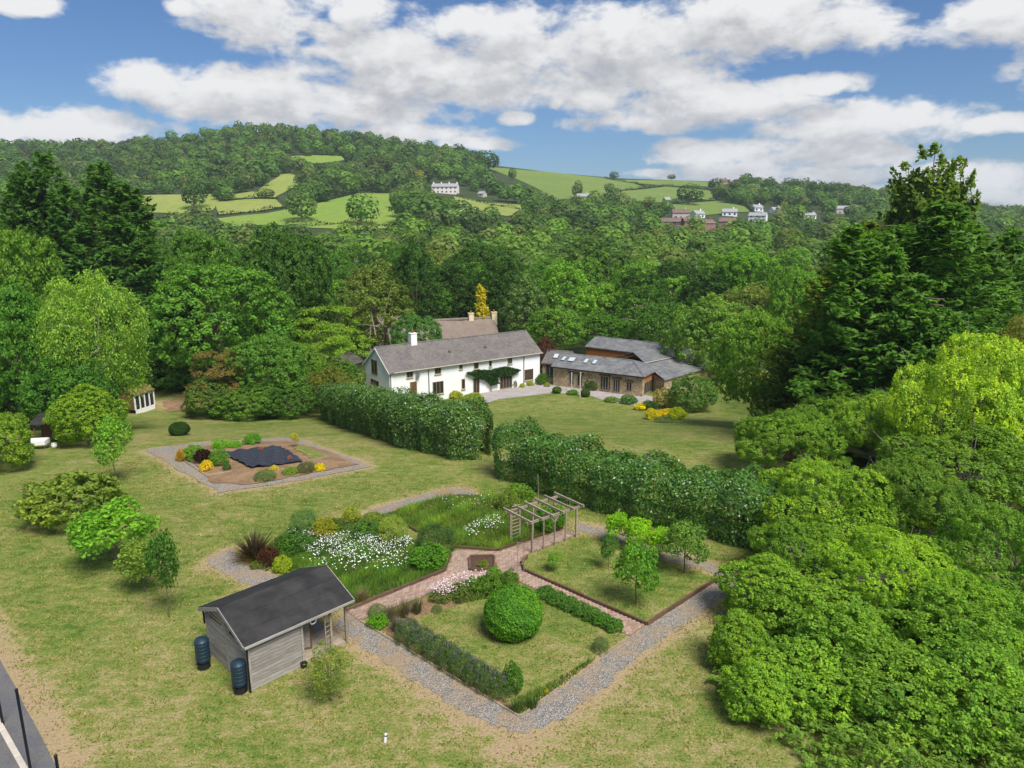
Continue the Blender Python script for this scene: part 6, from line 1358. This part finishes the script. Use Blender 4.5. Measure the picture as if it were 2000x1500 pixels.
# front bed
BALLB = BALL
B('privet_ball', BALL, 1003, 1256, 112, 110, (0.075, 0.165, 0.028), 'big round clipped green bush in the front bed')
def lav(px, py, w, h, k): return (px, py, w, h, k)
LAVX = [(795, 1262), (822, 1279), (850, 1294), (876, 1312), (902, 1327), (928, 1343), (953, 1357), (976, 1369)]
for i, (px, py) in enumerate(LAVX):
    pos = ['nearest the shed end', 'second from the shed end', 'third from the shed end', 'fourth from the shed end', 'fourth from the gravel corner', 'third from the gravel corner', 'second from the gravel corner', 'nearest the gravel corner'][i]
    t = B('lavender_bush', FINE, px, py, 58, 50, (0.062, 0.1, 0.045), 'lavender bush in the row along the gravel path, ' + pos, 'lavender', 'row of lavender bushes along the gravel')
    fl = [c for c in t.children if c.name.startswith('foliage')][0]; r3 = np.random.default_rng(700 + i); n = 150; th = r3.uniform(0, 6.28, n); rr_ = np.sqrt(r3.random(n)) * 0.95
    b = np.stack([rr_ * np.cos(th), rr_ * np.sin(th), np.sqrt(np.maximum(0.02, 1 - rr_ ** 2)) * 0.9 + r3.uniform(0.05, 0.3, n)], 1)
    m = quads_mesh('flower_spikes', leaf_quads(b, r3.normal(size=(n, 3)), 0.2, 0.045, r3, axis=np.tile(UPV, (n, 1)) + b * 0.3)); m.materials.append(M_PETALL); o = add_obj('flower_spikes', m, None, fl); o['kind'] = 'stuff'
HROW = [(1068, 1172), (1090, 1182), (1112, 1193), (1134, 1204), (1156, 1215), (1178, 1226), (1200, 1236)]
for i, (px, py) in enumerate(HROW):
    B('catmint_bush', SHR[1], px, py, 42, 26, (0.06, 0.13, 0.036), 'low green edging bush beside the brick path, ' + ['topmost in its row', 'second from the top', 'third from the top', 'in the middle of its row', 'third from the gravel', 'second from the gravel', 'last beside the gravel'][i], 'shrub', 'low edging bushes along the brick path')
for a_ in [
    ('small_conifer', SHR[2], 1002, 1362, 38, 72, (0.065, 0.135, 0.03), 'small upright green bush near the gravel corner'), ('grey_lavender', FINE, 1174, 1278, 36, 32, (0.1, 0.13, 0.095), 'single grey green lavender mound beside the gravel'), ('sage_bush', FINE, 853, 1198, 22, 16, (0.085, 0.125, 0.075), 'tiny grey green mound on the front bed grass'),
    ('leafy_bush', SHR[1], 738, 1230, 42, 30, (0.09, 0.19, 0.03), 'bright green small bush at the left corner of the front bed'), ('grey_santolina', FINE, 735, 1208, 40, 26, (0.11, 0.14, 0.095), 'silvery grey bush at the left corner of the front bed'), ('leafy_bush', SHR[2], 965, 1140, 34, 34, (0.1, 0.19, 0.035), 'fresh green shrub at the top of the front bed'),
    ('leafy_bush', SHR[2], 996, 1152, 38, 40, (0.075, 0.14, 0.035), 'green shrub right behind the big clipped ball'), ('leafy_bush', SHR[1], 955, 1165, 56, 44, (0.08, 0.135, 0.035), 'dull green shrub left of the big clipped ball'), ('leafy_bush', SHR[2], 925, 1160, 40, 32, (0.085, 0.155, 0.035), 'green shrub amid the pale pink flowers'),
    ('rosebush_low', SHR[1], 895, 1168, 46, 26, (0.085, 0.11, 0.05), 'low shrub under the pale pink flowers'), ('rosebush_low', SHR[1], 862, 1178, 46, 24, (0.09, 0.11, 0.05), 'low shrub at the left end of the pale pink flowers'), ('planter_bush', SHR[1], 944, 1112, 22, 18, (0.13, 0.16, 0.05), 'small olive plant growing in the square planter'),
    ('yellow_plant', SHR[0], 1067, 1356, 10, 10, (0.4, 0.3, 0.03), 'tiny yellow flowering plant at the grass edge of the front bed')]:
    B(*a_)
flowers('pink_flowers', [(835, 1165), (890, 1138), (950, 1128), (965, 1140), (920, 1160), (860, 1180)], 600, 0.5, 0.06, M_PETALP, 'pale pink and white flowers along the top of the front bed', 75)
for i, (px, py, h, c, lab) in enumerate([(765, 1213, 0.9, (0.2, 0.18, 0.09), 'feathery tan grass clump at the left of the front bed'), (790, 1205, 1.0, (0.19, 0.17, 0.08), 'tallest feathery tan grass clump in the front bed'), (815, 1198, 0.85, (0.13, 0.15, 0.06), 'greenish feathery grass clump next to the tan ones'), (775, 1232, 0.7, (0.15, 0.15, 0.09), 'greyish grass clump in front of the tan ones'),
                                        (708, 1178, 0.85, (0.27, 0.22, 0.1), 'tan plume grass in the daisy bed beside the path'), (1010, 1390, 0.6, (0.12, 0.2, 0.045), 'green grass clump at the gravel corner of the front bed'), (1040, 1382, 0.5, (0.13, 0.2, 0.045), 'smaller grass clump right of the gravel corner')]):
    spiky('grass_clump', px, py, h, 190, 0.02, c, lab, 'grass clump', 0.8, 0.5, (0.05, 0.75), 40 + i)
sheet('soil_bed', gp([(715, 1212), (850, 1160), (975, 1122), (1040, 1152), (985, 1150), (880, 1186), (790, 1216), (780, 1232), (900, 1312), (1000, 1380), (1012, 1396), (860, 1306)]), M_SOIL, 0.006, 0.3, 0.05, 15)
mass('border_weeds', [(1000, 1366), (1060, 1345), (1140, 1296), (1165, 1285), (1150, 1300), (1080, 1352), (1018, 1398)], 1500, 0.3, 0.03, (0.2, 0.33, 0.05), 'weedy green grass along the open edge of the front bed', 63)
mass('border_weeds', [(790, 1262), (900, 1330), (1000, 1385), (1008, 1396), (900, 1338), (800, 1275)], 900, 0.22, 0.03, (0.24, 0.2, 0.08), 'dry weeds at the foot of the lavender row', 64)
mass('low_planting', [(870, 1160), (960, 1125), (1010, 1145), (960, 1168), (890, 1182)], 2200, 0.35, 0.05, (0.16, 0.25, 0.06), 'tangled low planting at the top of the front bed', 65)
mass('low_planting', [(480, 1095), (560, 1040), (690, 1012), (800, 1045), (700, 1060), (560, 1085), (520, 1118)], 5000, 0.35, 0.05, (0.15, 0.26, 0.06), 'tangled low planting between the shrubs of the daisy bed', 67)
# orchard plot
for (pr, px, pb, pt, w, c, nm, lab) in [
    (SAP[2], 1241, 1180, 1062, 84, (0.085, 0.175, 0.035), 'apple_tree', 'apple tree standing nearest in the orchard plot'), (SAP[2], 1336, 1118, 1022, 84, (0.1, 0.16, 0.055), 'apple_tree', 'grey green apple tree at the right of the orchard plot'), (SAP[0], 1188, 1112, 1045, 30, (0.06, 0.12, 0.045), 'young_tree', 'dark slim staked tree in the middle of the orchard plot'),
    (SAP[0], 1082, 1115, 1080, 28, (0.115, 0.19, 0.05), 'sapling', 'tiny pale sapling near the brick path in the orchard plot'), (SAP[1], 1204, 1064, 1000, 48, (0.15, 0.26, 0.025), 'hazel_bush', 'leftmost of the yellow green orchard hazels'), (SAP[1], 1246, 1075, 1012, 56, (0.165, 0.27, 0.025), 'hazel_bush', 'second yellow green orchard hazel from the pergola'), (SAP[1], 1287, 1096, 1030, 56, (0.16, 0.26, 0.026), 'hazel_bush', 'rightmost of the yellow green orchard hazels')]:
    stalk_px(nm, pr, px, pb, pt, w, c, lab, 'tree' if 'bush' not in nm else 'shrub')
B('climbing_vine', SHR[2], 1076, 1042, 60, 60, (0.075, 0.17, 0.03), 'leafy climber growing on the pergola posts', 'climber'); B('pergola_climber', SHR[1], 1013, 985, 60, 40, (0.11, 0.17, 0.04), 'leafy shrub behind the pergola beams')
B('tan_shrub', SHR[1], 990, 1000, 44, 40, (0.12, 0.15, 0.05), 'yellowish shrub at the end of the meadow')
# vegetable plot
for a_ in [
    ('purple_bush', SHR[0], 394, 908, 38, 32, (0.028, 0.012, 0.018), 'dark purple bush in the vegetable plot'), ('leafy_bush', SHR[1], 375, 902, 44, 34, (0.1, 0.18, 0.035), 'green bush left of the dark purple bush'), ('orange_bush', SHR[1], 353, 902, 26, 26, (0.34, 0.2, 0.03), 'orange flowered bush at the corner of the vegetable plot'),
    ('leafy_bush', SHR[2], 424, 912, 40, 36, (0.09, 0.175, 0.035), 'green bush right of the dark purple bush'), ('yellow_bush', SHR[1], 401, 922, 26, 24, (0.5, 0.37, 0.03), 'bright yellow bush in front of the dark purple bush'), ('bean_plant', SHR[1], 425, 878, 36, 20, (0.115, 0.235, 0.03), 'bright green crop left of the far corner bush'), ('bean_plant', SHR[2], 455, 876, 30, 16, (0.125, 0.235, 0.03), 'low bright green crop behind the black sheet'),
    ('leafy_bush', SHR[2], 490, 870, 34, 26, (0.085, 0.19, 0.03), 'taller green clump at the back of the vegetable plot'), ('rosemary_bush', FINE, 514, 942, 46, 24, (0.085, 0.13, 0.07), 'grey green mound at the front of the vegetable plot'), ('yellow_bush', SHR[1], 534, 922, 18, 14, (0.46, 0.38, 0.09), 'pale yellow small plant behind the grey green mound'),
    ('leafy_bush', SHR[1], 566, 928, 34, 16, (0.13, 0.19, 0.04), 'yellow green low plant at the front of the plot'), ('lavender_bush', FINE, 595, 926, 38, 24, (0.07, 0.085, 0.06), 'dark grey lavender in the vegetable plot'), ('yellow_bush', SHR[1], 624, 922, 22, 18, (0.5, 0.4, 0.02), 'bright lemon yellow ball at the right of the vegetable plot'), ('leafy_bush', SHR[1], 442, 920, 16, 16, (0.06, 0.1, 0.05), 'small grey green plant by the black sheet')]:
    B(*a_)
stalk_px('sapling', SAP[0], 577, 874, 845, 14, (0.36, 0.32, 0.05), 'thin sapling with yellow top at the back of the vegetable plot', 'sapling')
# house and barn planting
vx = [FH.front(*q) for q in ((908, 728), (930, 722), (955, 722), (985, 715), (1014, 722), (1000, 732), (968, 735), (972, 748), (957, 752), (945, 742), (925, 735))]
r3 = np.random.default_rng(88); xs = r3.uniform(min(v[0] for v in vx), max(v[0] for v in vx), 9000); zs = r3.uniform(min(v[1] for v in vx), max(v[1] for v in vx), 9000); okv = inpoly(xs, zs, vx); xs, zs = xs[okv], zs[okv]; ys_ = -0.15 - 0.35 * r3.random(len(xs))
vine = thing('wall_vine', 'dark green vine trained across the white farmhouse wall', 'climber', A, rz)
m = quads_mesh('foliage', leaf_quads(np.stack([xs, ys_, zs], 1), np.array([0, -0.7, 0.6]) + r3.normal(size=(len(xs), 3)) * 0.5, 0.26, 0.22, r3)); m.materials.append(M_LEAF); o = add_obj('foliage', m, None, vine); o.color = (0.035, 0.085, 0.02, 1)
x_, _ = FH.front(957, 760); add_obj('stem', MB().tube([(x_, -0.25, -0.2), (x_ + 0.05, -0.2, 1.0), (x_, -0.2, 2.2)], [0.07, 0.06, 0.04], 6), M_BARK, vine)
for a_ in [
    ('clipped_ball', BALL, 1144, 776, 18, 18, (0.05, 0.085, 0.025), 'dark clipped ball beside the pale timber post'), ('clipped_ball', BALL, 1088, 769, 18, 15, (0.06, 0.11, 0.03), 'clipped ball at the patio corner nearest the farmhouse'), ('leafy_bush', SHR[1], 1120, 772, 24, 12, (0.085, 0.17, 0.03), 'bright green low plant before the barn posts'), ('potted_plant', SHR[1], 1069, 756, 12, 10, (0.2, 0.21, 0.035), 'yellowish pot plant on the patio'),
    ('leafy_bush', SHR[2], 1128, 757, 26, 16, (0.04, 0.07, 0.025), 'dark bush against the barn wall behind the posts'), ('leafy_bush', SHR[2], 1156, 764, 26, 24, (0.045, 0.09, 0.028), 'dark green bush beside the barn glazed door'), ('leafy_bush', SHR[2], 1193, 766, 22, 26, (0.06, 0.13, 0.03), 'climber between the barn glazed doors'), ('leafy_bush', SHR[1], 1228, 790, 34, 20, (0.06, 0.13, 0.035), 'green bush below the barn corner'),
    ('leafy_bush', SHR[1], 1195, 786, 30, 12, (0.1, 0.16, 0.04), 'low green plant along the barn border'), ('yellow_mound', SHR[0], 1252, 802, 24, 16, (0.52, 0.42, 0.02), 'small yellow flowering mound left of the yellow border'), ('yellow_mound', SHR[0], 1277, 820, 34, 24, (0.5, 0.4, 0.02), 'bright yellow mound at the left end of the yellow border'), ('yellow_mound', SHR[0], 1303, 816, 36, 20, (0.52, 0.38, 0.02), 'orange yellow mound in the middle of the yellow border'),
    ('yellow_mound', SHR[0], 1326, 820, 38, 26, (0.36, 0.38, 0.03), 'lime yellow mound at the right end of the yellow border'), ('grey_mound', FINE, 1299, 826, 40, 15, (0.1, 0.14, 0.095), 'silver grey mound in front of the yellow border'), ('pampas_clump', SHR[2], 1300, 800, 44, 44, (0.3, 0.25, 0.13), 'tan plumed grass clump beside the big bush'), ('dark_bush', SHR[2], 1270, 802, 30, 22, (0.045, 0.085, 0.035), 'dark green bush behind the yellow border'),
    ('big_bush', BIGS[0], 1358, 806, 100, 84, (0.07, 0.125, 0.045), 'large rounded grey green bush at the end of the barn'), ('leafy_bush', SHR[1], 1060, 752, 26, 24, (0.06, 0.11, 0.03), 'climber at the corner between farmhouse and link building'), ('yellow_bush', SHR[1], 1036, 754, 16, 10, (0.25, 0.27, 0.03), 'yellow green plant below the farmhouse corner window'), ('yellow_bush', SHR[1], 1020, 757, 12, 9, (0.3, 0.3, 0.03), 'yellow plant below the farmhouse downpipe'),
    ('grey_bush', SHR[1], 1004, 757, 14, 16, (0.1, 0.1, 0.11), 'greyish shrub beside the farmhouse french doors'), ('border_plant', SHR[1], 890, 780, 26, 18, (0.3, 0.3, 0.03), 'yellow green plant between hedge and farmhouse wall'), ('border_plant', SHR[1], 925, 784, 40, 18, (0.2, 0.22, 0.04), 'yellowish bush at the patio end of the farmhouse hedge')]:
    B(*a_)
spiky('cordyline', 1093, 752, 1.6, 130, 0.07, (0.13, 0.14, 0.06), 'palm like cordyline on the patio before the barn', 'tree', 1.0, 1.2, (0.3, 1.5), 55).location.z += 1.5
co = [q for q in bpy.data.objects if q.name == 'cordyline'][0]; add_obj('trunk', MB().tube([(0, 0, -1.5), (0, 0, 0.05)], [0.13, 0.1], 8), M_BARK, co)

# ------------------------------------------------------------------ air between the garden and the far hill
zlo = float(GZ.min()) - 1.0; xm = float(np.abs(GX).max()) + 20
hz = MB().box((0, (float(GY[-1]) - 60) / 2, (zlo + 185) / 2), (2 * xm, float(GY[-1]) + 100, 185 - zlo)).mesh('haze')
hm = bpy.data.materials.new('haze_air'); hm.use_nodes = True; ht = NT(hm.node_tree); ht.n.clear()
ho = ht.node('ShaderNodeOutputMaterial'); hv = ht.node('ShaderNodeVolumePrincipled'); hv.inputs['Color'].default_value = (0.78, 0.88, 1.0, 1); hv.inputs['Density'].default_value = HAZE
ht.l.new(hv.outputs[0], ho.inputs['Volume'])
if HAZE > 0: hz.materials.append(hm); tag(add_obj('haze', hz), 'thin bluish air over the valley', 'haze', None, 'stuff')
